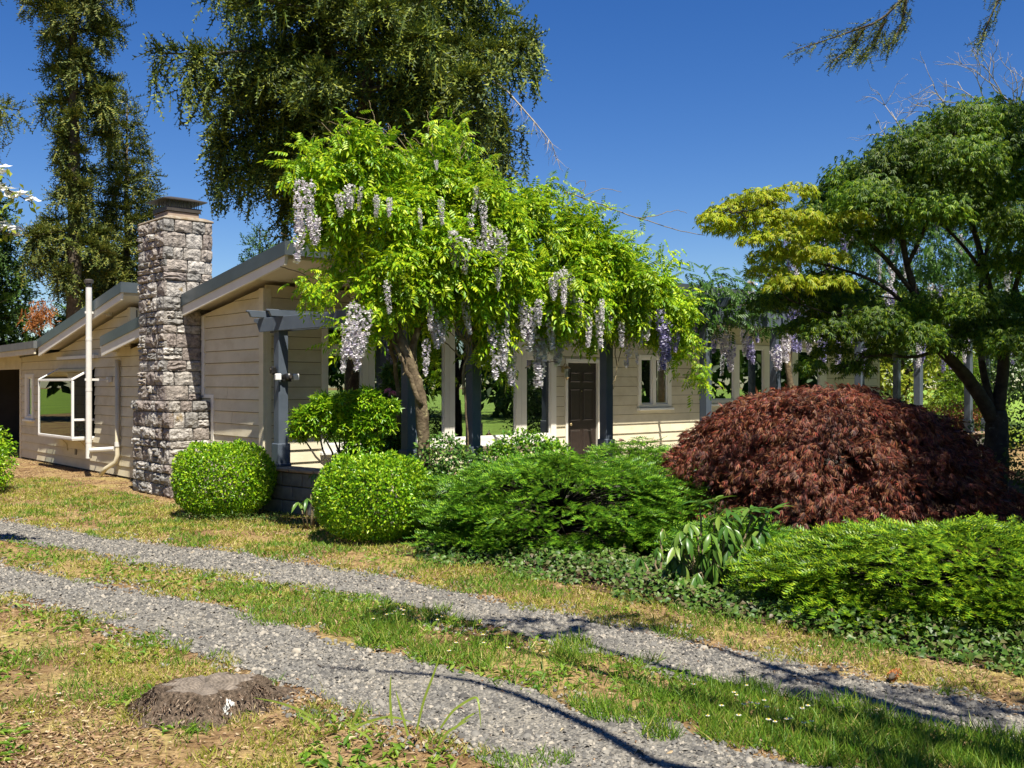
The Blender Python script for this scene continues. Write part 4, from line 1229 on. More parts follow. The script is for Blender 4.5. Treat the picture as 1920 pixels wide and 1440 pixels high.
# ---------------------------------------------------------------- wisteria over the near pergola
def at(px, py, Z):          # authoring aid: a point of the place from its bearing and distance
    return np.array([(px - 960) / 1840 * Z, Z, CAM_H + (720 - py) / 1840 * Z])
def rowZ(px): return float(np.interp(px, [480, 600, 767, 887, 1137, 1323, 1454], [10.9, 11.1, 11.6, 12.2, 13.7, 15.1, 16.3]))
def pxblobs(L, Zf, dz=0.0, depth=1.0):
    out = []
    for (px, py, r, *q) in L:
        Z = Zf(px) + dz + (q[0] if q else 0.0)
        c = at(px, py, Z); rr = r / 1840 * Z
        out.append((*c, rr, rr * depth, rr * 0.92))
    return out

wis = empty('wisteria', tuple(loc(0.62, -3.05, 0)), 0, 'large bright green wisteria with hanging lilac racemes covering the near pergola', 'vine')
wo = np.array(wis.location)
WB = pxblobs([(598, 318, 48), (650, 292, 50), (692, 272, 44), (760, 325, 70, .3), (825, 268, 40, .5), (850, 330, 66, .3), (612, 385, 52), (575, 300, 26), (700, 390, 86), (790, 400, 90, -.1), (880, 400, 86, -.1),
              (950, 380, 70, .2), (980, 440, 86), (1060, 430, 66, .2), (1110, 480, 74), (645, 470, 34, .3), (735, 495, 72, -.2), (705, 545, 44, -.2), (820, 495, 80, -.25), (790, 550, 40, -.1), (900, 490, 86, -.2),
              (905, 552, 48, -.2), (990, 530, 86, -.25), (1010, 572, 46, -.2), (1070, 528, 80, -.25), (1090, 575, 50, -.2), (1150, 530, 76, -.1), (1160, 572, 54, -.2), (1215, 550, 62), (1228, 580, 46), (1262, 570, 38, .2), (925, 612, 28, -.3), (1262, 610, 28, .1), (680, 590, 20, -.2), (1185, 500, 50, .2)], rowZ)
WB = [(b_[0] + .05, b_[1], b_[2] - .13, b_[3] * .82, b_[4] * .82, b_[5] * .82) for b_ in WB]
TUFT = []
for b_ in WB:
    for _ in range(6):
        dv = rdir(1)[0]; dv[1] = -abs(dv[1]) * .8; dv = nrm(dv)
        q = np.array(b_[:3]) + dv * b_[3] * rng.uniform(.75, 1.08); r = b_[3] * rng.uniform(.22, .42)
        TUFT.append((*q, r, r, r * rng.uniform(.6, 1.0)))
PA, dA = blob_shell(WB, 4800, 0.55, 0.95, 0.6, 0.05)
PB, dB = blob_shell(TUFT, 8000, 0.35, 1.1, 0.45, 0.15)
P, d = np.concatenate([PA, PB]), np.concatenate([dA, dB])
T = [t_pinnate(0.24, 5, 0.078, 0.030) for _ in range(5)]
D = nrm(d * 0.75 + rng.normal(0, 0.45, d.shape) + np.array([0, -0.15, -0.45]))
N = UP * 0.8 + d * 0.5 + rng.normal(0, 0.3, d.shape)
leaves('foliage', T, P - wo, D, N, rng.uniform(0.75, 1.2, len(P)), M['l_wist'], wis)
# leaf sprays that stick out of the outline
tips = [(556, 310), (575, 280), (650, 256), (690, 244), (810, 240), (850, 246), (905, 310), (1040, 352), (1100, 400), (1190, 450), (1250, 480), (1290, 560), (600, 545), (575, 540), (650, 620), (940, 690), (905, 660), (1265, 660), (1290, 640), (1310, 700), (1320, 690)]
Ps = []
for (px, py) in tips:
    c = at(px, py, rowZ(px) - 0.2)
    Ps.append(c + rng.normal(0, 0.10, (26, 3)))
P = np.concatenate(Ps)
leaves('foliage', T, P - wo, nrm(rng.normal(0, 0.6, P.shape) + np.array([0, -0.3, -0.3])), UP + rng.normal(0, 0.3, P.shape), rng.uniform(0.6, 1.05, len(P)), M['l_wist'], wis)

def raceme_mesh(L, R, n, mat, seed):
    r = np.random.default_rng(seed)
    t = np.sort(r.random(n)) ** 0.9
    a = np.arange(n) * 2.4 + r.normal(0, .3, n)
    rad = R * (1.0 - 0.72 * t ** 1.4) * (0.45 + 0.55 * np.minimum(1, t * 7)) * r.uniform(.55, 1.25, n)
    P = np.stack([np.cos(a) * rad, np.sin(a) * rad, -L * t], -1)
    D = np.stack([np.cos(a), np.sin(a), -0.35 + 0 * a], -1)
    tv = np.array([(-.010, 0, 0), (.010, 0, 0), (.013, .012, .008), (-.013, .012, .008), (-.008, .016, -.010), (.008, .016, -.010)]) * 1.35
    tf = np.array([(0, 1, 2), (0, 2, 3), (0, 1, 5), (0, 5, 4)])
    V, Fc = scatter(tv, tf, P, frames(D + r.normal(0, .3, D.shape), UP + r.normal(0, .3, D.shape)), r.uniform(0.8, 1.25, n))
    tmp = np_obj('flower_raceme', V, Fc, mat)
    me = tmp.data
    bpy.data.objects.remove(tmp)
    return me
RAC = [raceme_mesh(0.46, 0.055, 120, M['flower'], 1), raceme_mesh(0.38, 0.05, 95, M['flower'], 2), raceme_mesh(0.32, 0.06, 90, M['flower'], 3), raceme_mesh(0.58, 0.06, 150, M['flower'], 4), raceme_mesh(0.50, 0.045, 85, M['flower'], 7)]
RACV = [raceme_mesh(0.46, 0.055, 120, M['flower2'], 5), raceme_mesh(0.34, 0.055, 95, M['flower2'], 6)]
def raceme(px, py, Z, s, parent, org, pool):
    o = bpy.data.objects.new('flower_raceme', pool[int(rng.integers(len(pool)))])
    o.location = tuple(at(px, py, Z) - org)
    o.rotation_euler = (rng.normal(0, 0.08), rng.normal(0, 0.08), rng.uniform(0, 6.28))
    o.scale = (s * rng.uniform(0.9, 1.15),) * 2 + (s,)
    o['kind'] = 'stuff'
    link(o, parent)
def front_Z(px, py, dflt):
    """distance at which a bearing first meets the leafy clumps"""
    v = nrm(at(px, py, 1.0) - np.array([0, 0, CAM_H])); best = dflt
    for b_ in WB:
        c = np.array(b_[:3]) - np.array([0, 0, CAM_H]); r = b_[3] * 1.06
        t = c @ v; q = c @ c - t * t
        if q < r * r: best = min(best, (t - math.sqrt(r * r - q)) * v[1])
    return best
for (px, py, s) in ((563, 330, 1.0), (580, 335, 0.9), (565, 400, 1.0), (590, 405, 0.9), (636, 362, 0.75), (655, 345, 0.8), (678, 350, 0.5), (706, 365, 0.5), (730, 370, 0.55), (786, 390, 0.45), (826, 370, 0.5), (895, 350, 0.6), (905, 370, 0.7),
                    (848, 432, 1.0), (874, 446, 1.0), (886, 450, 0.8), (915, 420, 1.0), (925, 425, 1.15), (935, 430, 0.9), (960, 430, 0.8), (882, 400, 0.6), (818, 300, 0.35), (935, 505, 0.5), (1055, 500, 0.8), (1065, 505, 0.9), (1045, 510, 0.7), (725, 525, 0.7), (950, 555, 0.6),
                    (665, 562, 1.0), (655, 600, 1.25), (648, 640, 0.7), (690, 575, 0.9), (672, 620, 1.1), (812, 575, 1.0), (818, 600, 0.95), (800, 635, 0.8), (808, 560, 0.7), (980, 560, 0.9), (992, 590, 1.0), (1005, 600, 1.25), (1018, 610, 1.3), (1040, 595, 1.4), (1052, 590, 1.35), (1045, 600, 1.1),
                    (930, 620, 1.1), (942, 645, 0.8), (958, 630, 1.0), (1075, 590, 0.7), (1122, 575, 1.0), (1182, 620, 0.95), (1190, 640, 0.6), (1238, 580, 1.2), (1245, 600, 1.2), (1252, 620, 1.2), (1270, 605, 0.9), (1240, 650, 0.9), (1128, 560, 0.6), (1165, 600, 0.6), (1010, 560, 0.8), (1000, 575, 1.1), (1030, 580, 1.2), (1060, 600, 1.0), (1022, 595, 1.0), (985, 575, .9), (1085, 560, .7), (1105, 590, .7), (1145, 580, .8), (1200, 600, .9), (920, 600, .9), (948, 610, .9), (968, 600, .8), (870, 560, .7), (835, 590, .7), (1215, 585, .8), (860, 440, .9), (900, 440, .9), (945, 440, .9), (1070, 515, .8), (1035, 520, .6)):
    raceme(px, py, front_Z(px, py + 25 * s, rowZ(px) - 0.3) - 0.17, s * 1.05, wis, wo, RAC if px < 1225 else RACV)
# twisting trunks and hanging stems
tr = []
def ptube(pts, r0, r1, Zs=None, wob=0.012):
    q = np.array([at(px, py, (Zs or 0) + rowZ(767) if len(p_) == 2 else p_[2]) for p_ in pts for (px, py) in [p_[:2]]]) - wo
    # resample smoothly
    n = len(q); t = np.linspace(0, n - 1, n * 4 - 3)
    q = np.stack([np.interp(t, np.arange(n), q[:, i]) for i in range(3)], -1)
    ker = np.array([.25, .5, .25])
    for _ in range(3): q[1:-1] = (q[:-2] + 2 * q[1:-1] + q[2:]) / 4
    q[1:-1] += rng.normal(0, wob, q[1:-1].shape) * 0.5
    return (q, list(np.linspace(r0, r1, len(q))))
Z0 = 11.25
tr.append(ptube([(800, 985, Z0), (796, 900, Z0), (794, 820, Z0), (790, 740, Z0), (772, 690, Z0), (752, 640, Z0), (738, 590, Z0 + .1), (725, 540, Z0 + .2), (715, 470, Z0 + .3)], 0.085, 0.05))
tr.append(ptube([(792, 800, Z0 + .05), (786, 720, Z0 + .12), (770, 670, Z0 + .2), (778, 630, Z0 + .2), (796, 590, Z0 + .3), (812, 540, Z0 + .4)], 0.055, 0.03))
tr.append(ptube([(790, 760, Z0 - .06), (762, 690, Z0 - .08), (742, 650, Z0 - .05), (730, 600, Z0), (722, 560, Z0)], 0.03, 0.015))
tr.append(ptube([(745, 800, Z0 + .3), (748, 720, Z0 + .3), (735, 660, Z0 + .2), (725, 600, Z0 + .2), (722, 570, Z0 + .2)], 0.03, 0.018))
tr.append(ptube([(880, 960, 12.0), (874, 760, 12.0), (868, 700, 12.0), (878, 650, 12.0), (888, 600, 12.0), (880, 560, 12.0)], 0.014, 0.012))
trunk_obj('trunk', tr, M['bark_wist'], wis, 9, 0.08)
tw = []
tw.append(ptube([(868, 740, 11.95), (866, 690, 11.95), (880, 665, 11.95), (878, 640, 11.95), (862, 632, 11.95), (854, 650, 11.95), (866, 676, 11.95), (850, 655, 11.9), (830, 640, 11.9)], 0.012, 0.008))
for k_ in range(16):
    x_ = rng.uniform(820, 900); y_ = rng.uniform(560, 600)
    tw.append(ptube([(x_, y_, 11.9), (x_ + rng.uniform(-25, 25), y_ + 25, 11.95), (876 + rng.uniform(-15, 15), y_ + rng.uniform(40, 90), 12)], 0.008, 0.004))
for (a, b_, c) in (((770, 660), (760, 690), (756, 705)), ((1180, 600), (1165, 650), (1150, 730)), ((960, 560), (1000, 600), (1030, 640)), ((1150, 640), (1160, 690), (1148, 720)), ((985, 690), (1010, 676), (1045, 680))):
    tw.append(ptube([(*a, rowZ(a[0]) - .4), (*b_, rowZ(b_[0]) - .4), (*c, rowZ(c[0]) - .4)], 0.008, 0.005))
trunk_obj('stems', tw, M['vine'], wis, 6, 0.0)
# whippy green shoots above the outline and the long one reaching out to the right
sh = []
for k_ in range(30):
    px = rng.uniform(570, 900); py = 300 - 40 * math.sin((px - 560) / 340 * 3.14) + rng.uniform(0, 40)
    L = rng.uniform(30, 85); a = rng.normal(0, 0.6)
    Z = rowZ(px)
    p1 = (px + math.sin(a) * L * .6, py - L * .6, Z); p2 = (px + math.sin(a) * L * 1.2 + rng.uniform(-15, 15), py - L * rng.uniform(.5, 1.0), Z)
    sh.append(ptube([(px, py, Z), p1, p2], 0.006, 0.003))
sh.append(ptube([(1060, 360, 12.7), (1130, 385, 12.8), (1200, 410, 12.9), (1260, 430, 13.0), (1322, 441, 13.1)], 0.009, 0.004))
sh.append(ptube([(1195, 408, 12.9), (1235, 405, 12.9), (1265, 392, 12.9), (1288, 400, 12.9)], 0.006, 0.003))
sh.append(ptube([(1080, 345, 12.7), (1095, 335, 12.7), (1100, 350, 12.7), (1085, 365, 12.7)], 0.005, 0.003))
sh.append(ptube([(1090, 370, 12.7), (1130, 350, 12.8), (1165, 360, 12.8)], 0.005, 0.003))
sh.append(ptube([(527, 437, 11.2), (560, 450, 11.2), (600, 460, 11.2)], 0.006, 0.006))
sh.append(ptube([(525, 500, 11.3), (560, 510, 11.3), (610, 530, 11.3), (660, 560, 11.3)], 0.007, 0.006))
trunk_obj('shoots', sh, M['vine'], wis, 5, 0.0)
P = np.concatenate([at(px, py, Z) + rng.normal(0, 0.03, (5, 3)) for (px, py, Z) in ((1100, 374, 12.7), (1140, 386, 12.8), (1160, 395, 12.8), (1205, 412, 12.9), (1215, 408, 12.9), (1075, 360, 12.7), (590, 525, 11.3), (570, 530, 11.3), (620, 520, 11.3), (605, 512, 11.3))])
leaves('foliage', [t_pinnate(0.16, 4, 0.05, 0.02)], P - wo, nrm(rng.normal(0, .6, P.shape)), UP + rng.normal(0, .3, P.shape), rng.uniform(.6, 1, len(P)), M['l_wist'], wis)

# second wisteria further along the pergola, violet and mostly in shade
w2 = empty('wisteria', tuple(loc(8.3, -3.05, 0)), 0, 'violet flowered wisteria on the far half of the pergola beside the maple', 'vine')
wo2 = np.array(w2.location)
def rz2(px): return float(np.interp(px, [1260, 1454, 1612, 1722, 1849, 1950], [15.6, 16.9, 18.6, 20.0, 21.5, 22.5]))
B2 = pxblobs([(1290, 545, 40), (1330, 550, 36), (1370, 555, 34), (1400, 565, 26), (1320, 590, 34), (1360, 600, 24), (1410, 600, 24), (1490, 470, 60), (1560, 430, 70), (1640, 400, 80), (1720, 360, 90), (1800, 320, 100), (1880, 300, 90), (1600, 490, 60), (1700, 460, 90), (1800, 450, 90), (1880, 450, 80), (1560, 560, 40), (1680, 560, 50), (1780, 570, 60), (1870, 570, 50), (1620, 630, 24), (1700, 640, 24)], rz2, 0.3)
B2 = [(b_[0], b_[1] - (.75 if i_ < 7 else 0), b_[2], *b_[3:]) for i_, b_ in enumerate(B2)]
P, d = blob_shell(B2, 5600, 0.6, 1.1, 0.6)
leaves('foliage', T, P - wo2, nrm(d * 0.7 + rng.normal(0, 0.5, d.shape) + np.array([0, 0, -0.4])), UP + d * .4 + rng.normal(0, 0.3, d.shape), rng.uniform(0.75, 1.2, len(P)), M['l_wist2'], w2)
for k_ in range(120):
    px = rng.uniform(1290, 1420) if k_ < 26 else rng.uniform(1440, 1900)
    py = rng.uniform(520, 640) if k_ < 26 else (rng.uniform(590, 660) if k_ < 62 else 560 - (px - 1380) * 0.42 + rng.uniform(-90, 160))
    if k_ >= 62 and py > 600: continue
    raceme(px, py, rz2(px) - 0.15 - (0.5 if k_ >= 26 else 0), rng.uniform(0.8, 1.25), w2, wo2, RACV if k_ % 3 else RAC)
tr2 = [(np.array([[0, 0, 0], [0.1, 0.05, 1.0], [-0.05, 0.1, 2.0], [0.1, 0.2, 2.9]]), [0.07, 0.06, 0.05, 0.04]), (curve((0.1, .2, 2.9), tuple(np.array(B2[11][:3]) - wo2), 7, 0.5, 0.08), list(np.linspace(.04, .015, 7))), (curve((0.1, .2, 2.9), tuple(np.array(B2[2][:3]) - wo2), 7, 0.3, 0.08), list(np.linspace(.04, .015, 7)))]
trunk_obj('trunk', tr2, M['bark_wist'], w2, 8, 0.08)

# ---------------------------------------------------------------- green lace leaf maple on the right
mp = empty('maple_tree', (7.15, 14.4, 0), 0, 'dark green lace leaf maple with crooked trunk at the photo edge', 'tree')
mo = np.array(mp.location)
def mpt(px, py, Z): return at(px, py, Z) - mo
mbr = []
def limb(pts, r0, r1):
    q = np.array([mpt(*p_) for p_ in pts]); n = len(q); t = np.linspace(0, n - 1, n * 3 - 2)
    q = np.stack([np.interp(t, np.arange(n), q[:, i]) for i in range(3)], -1)
    for _ in range(2): q[1:-1] = (q[:-2] + 2 * q[1:-1] + q[2:]) / 4
    mbr.append((q, list(np.linspace(r0, r1, len(q)))))
    return q
limb([(1862, 935, 14.4), (1866, 860, 14.4), (1870, 800, 14.4), (1868, 770, 14.4)], 0.20, 0.14)
limb([(1864, 790, 14.4), (1840, 745, 14.3), (1815, 710, 14.2), (1790, 680, 14.1), (1760, 655, 14.0), (1735, 615, 13.9), (1720, 560, 13.8), (1700, 500, 13.7), (1690, 430, 13.7)], 0.11, 0.035)
limb([(1870, 775, 14.4), (1878, 720, 14.4), (1884, 660, 14.4), (1876, 620, 14.4), (1862, 570, 14.3), (1850, 520, 14.3), (1830, 440, 14.2), (1800, 360, 14.2)], 0.10, 0.03)
limb([(1860, 760, 14.4), (1846, 715, 14.5), (1838, 660, 14.6), (1842, 600, 14.7), (1836, 540, 14.8), (1860, 420, 14.8), (1880, 320, 14.8)], 0.06, 0.02)
limb([(1760, 655, 14.0), (1720, 672, 13.8), (1660, 665, 13.5), (1620, 668, 13.3), (1580, 690, 13.2)], 0.03, 0.010)
limb([(1735, 615, 13.9), (1690, 560, 13.7), (1630, 520, 13.5), (1560, 500, 13.3), (1480, 480, 13.1)], 0.035, 0.010)
limb([(1720, 560, 13.8), (1660, 480, 13.6), (1600, 430, 13.4), (1520, 400, 13.2), (1430, 390, 13.0), (1370, 400, 12.9)], 0.035, 0.008)
limb([(1700, 500, 13.7), (1740, 420, 13.6), (1760, 330, 13.5), (1790, 250, 13.4)], 0.03, 0.010)
limb([(1850, 520, 14.3), (1800, 450, 14.2), (1720, 380, 14.0), (1660, 330, 13.9)], 0.03, 0.01)
limb([(1690, 430, 13.7), (1640, 380, 13.6), (1600, 330, 13.5)], 0.025, 0.008)
limb([(1735, 615, 13.9), (1700, 610, 13.6), (1640, 600, 13.3), (1560, 590, 13.1), (1500, 570, 13.0)], 0.025, 0.008)
limb([(1876, 620, 14.4), (1905, 540, 14.2), (1925, 450, 14.0), (1940, 330, 14.0)], 0.05, 0.015)
PADS, GOLD = [], []
def pad(px, py, Z, r, g=False):
    (GOLD if g else PADS).append((*at(px, py, Z), r))
# outline of the crown in tiers (bearing, height, distance, radius)
for (px, py, r) in ((1340, 405, 32), (1365, 385, 38), (1400, 370, 45), (1380, 420, 36), (1430, 360, 42), (1450, 395, 45), (1420, 440, 34), (1460, 430, 46), (1490, 350, 36), (1500, 400, 46), (1455, 470, 45), (1500, 460, 40), (1440, 500, 40), (1540, 470, 44), (1480, 520, 40), (1330, 400, 22), (1350, 420, 26), (1560, 520, 40), (1420, 400, 40), (1590, 400, 40), (1530, 430, 40)):
    pad(px, py, 13.0 + rng.normal(0, .2), r / 1840 * 13.0, True)
for (px, py, r) in ((1560, 360, 50), (1600, 320, 56), (1540, 395, 50), (1660, 300, 60), (1700, 262, 60), (1750, 240, 62), (1800, 215, 60), (1850, 205, 60), (1900, 215, 66), (1620, 360, 60), (1680, 340, 60), (1740, 300, 70), (1800, 280, 70), (1860, 270, 70), (1920, 270, 70),
                    (1580, 420, 55), (1720, 370, 64), (1790, 345, 64), (1860, 340, 64), (1930, 340, 64), (1540, 520, 45), (1600, 560, 50), (1500, 550, 48), (1560, 580, 50), (1640, 590, 50), (1700, 590, 52), (1760, 600, 50), (1520, 600, 36), (1600, 610, 44),
                    (1470, 530, 40), (1440, 560, 34), (1820, 560, 50), (1880, 560, 50), (1900, 480, 56), (1930, 600, 60), (1560, 650, 34), (1600, 680, 34), (1520, 680, 26), (1640, 660, 26), (1880, 630, 40), (1780, 640, 30), (1930, 420, 60), (1660, 640, 30), (1730, 560, 40), (1640, 350, 50), (1760, 380, 50), (1830, 390, 50), (1900, 400, 50), (1580, 540, 44), (1720, 620, 44), (1840, 610, 44), (1900, 640, 44), (1680, 430, 36), (1550, 610, 40), (1490, 610, 30)):
    pad(px, py, 13.6 + rng.normal(0, .45), r / 1840 * 13.6)
def pad_points(pads, dens, thick=0.22):
    Ps, Ds = [], []
    for (x, y, z, r) in pads:
        n = int(dens * r * r)
        a = rng.uniform(0, 6.283, n); q = np.sqrt(rng.random(n)) * r
        th = rng.normal(0, 1, n) * r * thick * 0.45
        p = np.stack([x + np.cos(a) * q * 1.15, y + np.sin(a) * q * 1.15, z + th - 0.34 * q * q / r], -1)
        dd = np.stack([np.cos(a), np.sin(a), -0.55 - 0.4 * q / r], -1)
        Ps.append(p); Ds.append(dd)
    return np.concatenate(Ps), np.concatenate(Ds)
TM = [t_palm(5, 0.080, 0.015, 2.4, 0.3) for _ in range(4)]
P, Dv = pad_points(PADS, 3900, .5)
leaves('crown', TM, P - mo, nrm(Dv + rng.normal(0, .5, Dv.shape)), UP + rng.normal(0, .35, Dv.shape), rng.uniform(.75, 1.3, len(P)), M['l_maple'], mp)
P, Dv = pad_points(GOLD, 2400, .3)
leaves('crown', TM, P - mo, nrm(Dv + rng.normal(0, .5, Dv.shape)), UP + rng.normal(0, .35, Dv.shape), rng.uniform(.75, 1.3, len(P)), M['l_gold'], mp)
for (x, y, z, r) in PADS[::2] + GOLD[::2]:      # fine twigs into the pads
    c = np.array([x, y, z]) - mo
    s_ = mbr[1][0][-1] if rng.random() < .5 else mbr[5][0][int(rng.integers(3, 10))]
    far = [q for b_ in mbr[1:12] for q in b_[0][3::3]]
    s_ = min(far, key=lambda q: np.linalg.norm(q - c) + 0.3 * rng.random())
    mbr.append((curve(s_, c, 5, 0.08, 0.04), [0.012, 0.010, 0.008, 0.006, 0.004]))
    for _ in range(2):
        mbr.append((curve(s_ + (c - s_) * .5, c + rng.normal(0, r * .5, 3) * [1, 1, .3], 4, 0.04, 0.03), [0.007, 0.006, 0.004, 0.003]))
trunk_obj('trunk', mbr, M['bark_dark'], mp, 8, 0.06)
# bare pale birch twigs above the maple
bt = empty('birch_tree', (11.2, 19.5, 0), 0, 'pale bare birch twigs rising above the green maple', 'tree')
bo = np.array(bt.location); bb = [(np.array([[0, 0, 0], [0.1, 0, 3], [-.1, 0, 6.0], [0, 0, 8.2]]), [0.12, 0.09, 0.06, 0.03])]
def rec(p, dirv, L, r, dep):
    n = 4; q = [p]
    for i in range(n):
        dirv = nrm(dirv + rng.normal(0, .22, 3)); q.append(q[-1] + dirv * L / n)
    bb.append((np.array(q), list(np.linspace(r, r * .55, n + 1))))
    if dep > 0:
        for _ in range(3): rec(q[int(rng.integers(2, n + 1))], nrm(dirv + rng.normal(0, .6, 3)), L * rng.uniform(.45, .7), r * .55, dep - 1)
for (px, py) in ((1880, 180), (1850, 200), (1900, 215), (1780, 230), (1700, 262)):
    a = at(px, py, 18.5) - bo
    s0 = np.array([0, 0, min(7.5, a[2] - .5)])
    bb.append((curve(s0, a, 5, .1, .08), list(np.linspace(.035, .016, 5))))
    for _ in range(3): rec(a, nrm(np.array([rng.normal(-.5, .5), rng.normal(0, .3), rng.uniform(.2, 1)])), .8, .012, 2)
trunk_obj('trunk', bb, M['bark_pale'], bt, 6, 0.03)

# ---------------------------------------------------------------- clipped boxwoods
def boxwood(base, rx, h, n, label, group='clipped boxwood balls', mat='l_box', sq=2.6):
    e = empty('boxwood_shrub', base, 0, label, 'shrub', group)
    core = MB()
    st = [(curve((0, 0, 0), tuple(rng.normal(0, rx * .3, 2)) + (h * .6,), 4, 0, .02), [.02, .015, .01, .006]) for _ in range(7)]
    trunk_obj('stems', st, M['bark_dark'], e, 6, 0)
    d = rdir(n)
    # squarish rounded form: superellipsoid, flat underside
    q = (np.abs(d[:, 0]) ** sq + np.abs(d[:, 1]) ** sq + np.abs(d[:, 2]) ** sq) ** (-1 / sq)
    r = q * np.where(rng.random(n) < .72, rng.uniform(0.92, 1.035, n), rng.uniform(0.72, .93, n))
    P = d * r[:, None] * np.array([rx, rx, h / 2]) + np.array([0, 0, h / 2 + 0.01])
    lump = 1 + 0.10 * (vnoise(d[:, 0] * 3 + d[:, 2] * 2, d[:, 1] * 3 + n, 0.7, 4) - .5) + 0.07 * (vnoise(d[:, 0] * 9 + d[:, 1] * 5, d[:, 2] * 9 + n, 0.8, 5) - .5) + np.where(rng.random(n) < .012, rng.uniform(.02, .08, n), 0)
    thin = vnoise(d[:, 0] * 8 + n, d[:, 2] * 8 + d[:, 1] * 4, 0.8, 6)
    r = np.where(thin > .82, r * rng.uniform(.8, 1, n), r)
    P = d * r[:, None] * np.array([rx, rx, h / 2]) + np.array([0, 0, h / 2 + 0.01])
    P *= lump[:, None]
    P[:, 2] = np.maximum(P[:, 2], 0.03)
    D = nrm(d * 0.7 + rng.normal(0, .6, d.shape) + np.array([0, 0, .25]))
    leaves('foliage', [t_leaf2(0.040, 0.024, 0.2, 0.1), t_leaf2(0.034, 0.022, 0.1, 0.2)], P, D, d + UP * .3 + rng.normal(0, .5, d.shape), rng.uniform(.75, 1.3, n), M[mat], e)
    return e
boxwood((-3.68, 12.55, 0), 0.585, 0.90, 17000, 'light green clipped round boxwood in front of the gable wall')
boxwood((-1.50, 10.62, 0), 0.605, 0.90, 17000, 'darker clipped round boxwood beside the spreading dwarf spruce', sq=2.3)
leafy_tree('leafy_shrub', (-8.35, 15.1, 0), 0.9, [(0, 0, .45, .62, .62, .5), (.25, -.2, .4, .45, .45, .42), (-.3, .1, .5, .5, .5, .45), (.1, .2, .7, .45, .45, .36)], 6500, 'l_box', 'bright leafy shrub at the photo edge near the carport', 0.055, 0.03, cat='shrub')

# ---------------------------------------------------------------- spreading dwarf spruces (tiers of flat sprays)
def mound(name, base, rx, ry, h, npad, nsh, label, mat, padr=(0.22, 0.38), shoot=0.125, rot=0.0, cat='shrub', peak=(0, 0), power=1.8, group=None):
    e = empty(name, base, 0, label, cat, group)
    Ps, Ds = [], []
    st = []
    per_ = nsh // npad
    for i in range(npad):
        a = rng.uniform(0, 6.283)
        hx, hy = math.cos(a), math.sin(a)
        zq = min(1.0, (math.floor(rng.uniform(0, 6.2)) + .55 + rng.normal(0, .12)) / 6.2)
        z = h * zq
        rb = (1.03 - min(zq, 1.0) ** 4.5) ** .5 * (.86 + .14 * min(1, zq * 3))
        t = rb * (rng.uniform(.70, 1.0) if zq < .8 else math.sqrt(rng.random()))
        c = np.array([hx * rx * t + peak[0] * zq, hy * ry * t + peak[1] * zq, z * rng.uniform(.93, 1.0)])
        pr = rng.uniform(*padr)
        out = np.array([hx, hy, 0])
        st.append((curve((peak[0] * .3, peak[1] * .3, min(z * .6, h * .4)), c, 4, .03, .02), [.012, .009, .006, .004]))
        n = per_
        u = rng.uniform(-1, 1, n); w = rng.uniform(-1, 1, n)
        ok = u * u + w * w < 1; u, w = u[ok], w[ok]
        sd = np.array([-hy, hx, 0])
        p = c + (out[None] * (u * pr)[:, None] + sd[None] * (w * pr * .9)[:, None])
        p[:, 2] += rng.normal(0, .010, len(u)) - 0.10 * (u + .3) * pr - .20 * (u * u + w * w) * pr + .025 * np.sin(w * 9 + i)
        Ps.append(p); Ds.append(out[None] * 1.0 + sd[None] * (w * .9)[:, None] + rng.normal(0, .25, (len(u), 3)) + np.array([0, 0, .02]))
    P, D = np.concatenate(Ps), np.concatenate(Ds)
    P[:, 2] = np.maximum(P[:, 2], 0.03)
    T_ = [t_needles(shoot, 11, shoot * .30, shoot * .125, 0.7, 0.7) for _ in range(4)]
    leaves('foliage', T_, P, nrm(D), UP + rng.normal(0, .35, P.shape), rng.uniform(.75, 1.25, len(P)), M[mat], e)
    trunk_obj('stems', st, M['bark_dark'], e, 5, 0)
    return e
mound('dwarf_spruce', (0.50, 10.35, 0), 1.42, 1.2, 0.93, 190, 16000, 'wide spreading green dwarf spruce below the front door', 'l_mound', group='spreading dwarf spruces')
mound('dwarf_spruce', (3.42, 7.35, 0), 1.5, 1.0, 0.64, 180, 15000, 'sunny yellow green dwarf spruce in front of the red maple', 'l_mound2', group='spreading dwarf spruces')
mound('dwarf_spruce', (2.10, 9.2, 0), 0.42, 0.35, 0.46, 50, 2600, 'small dark dwarf spruce tuft between the spreading spruce and rhododendron', 'l_mound', group='spreading dwarf spruces')
mound('dwarf_spruce', (1.55, 12.3, 0), 0.75, 0.5, 0.98, 90, 5000, 'dwarf spruce crown seen behind the wide one under the wisteria', 'l_mound', group='spreading dwarf spruces')
# shrubs growing against the windows
leafy_tree('window_shrub', (-0.80, 11.25, 0), 1.0, [(0, 0, .85, .32, .28, .26), (-.2, .1, .6, .3, .3, .28), (.2, 0, .65, .3, .28, .3), (0, 0, .45, .35, .3, .3)], 4200, 'l_rhodo', 'dark shrub behind the second pergola post', 0.05, 0.02, cat='shrub')
leafy_tree('window_shrub', (0.16, 12.1, 0), 1.1, [(0, 0, .86, .42, .3, .24), (-.3, .1, .72, .3, .28, .24), (.32, 0, .76, .3, .28, .22), (0, 0, .5, .5, .3, .3)], 5200, 'l_mound', 'green shrub in front of the narrow window beside the door', 0.055, 0.02, cat='shrub')
leafy_tree('flowering_shrub', (2.0, 14.2, 0), 0.9, [(0, 0, .55, .3, .25, .25), (.3, 0, .45, .3, .25, .25), (-.2, .1, .4, .3, .25, .25)], 2400, 'l_rhodo', 'small shrub with orange tips beside the last post before the door', 0.05, 0.02, cat='shrub')

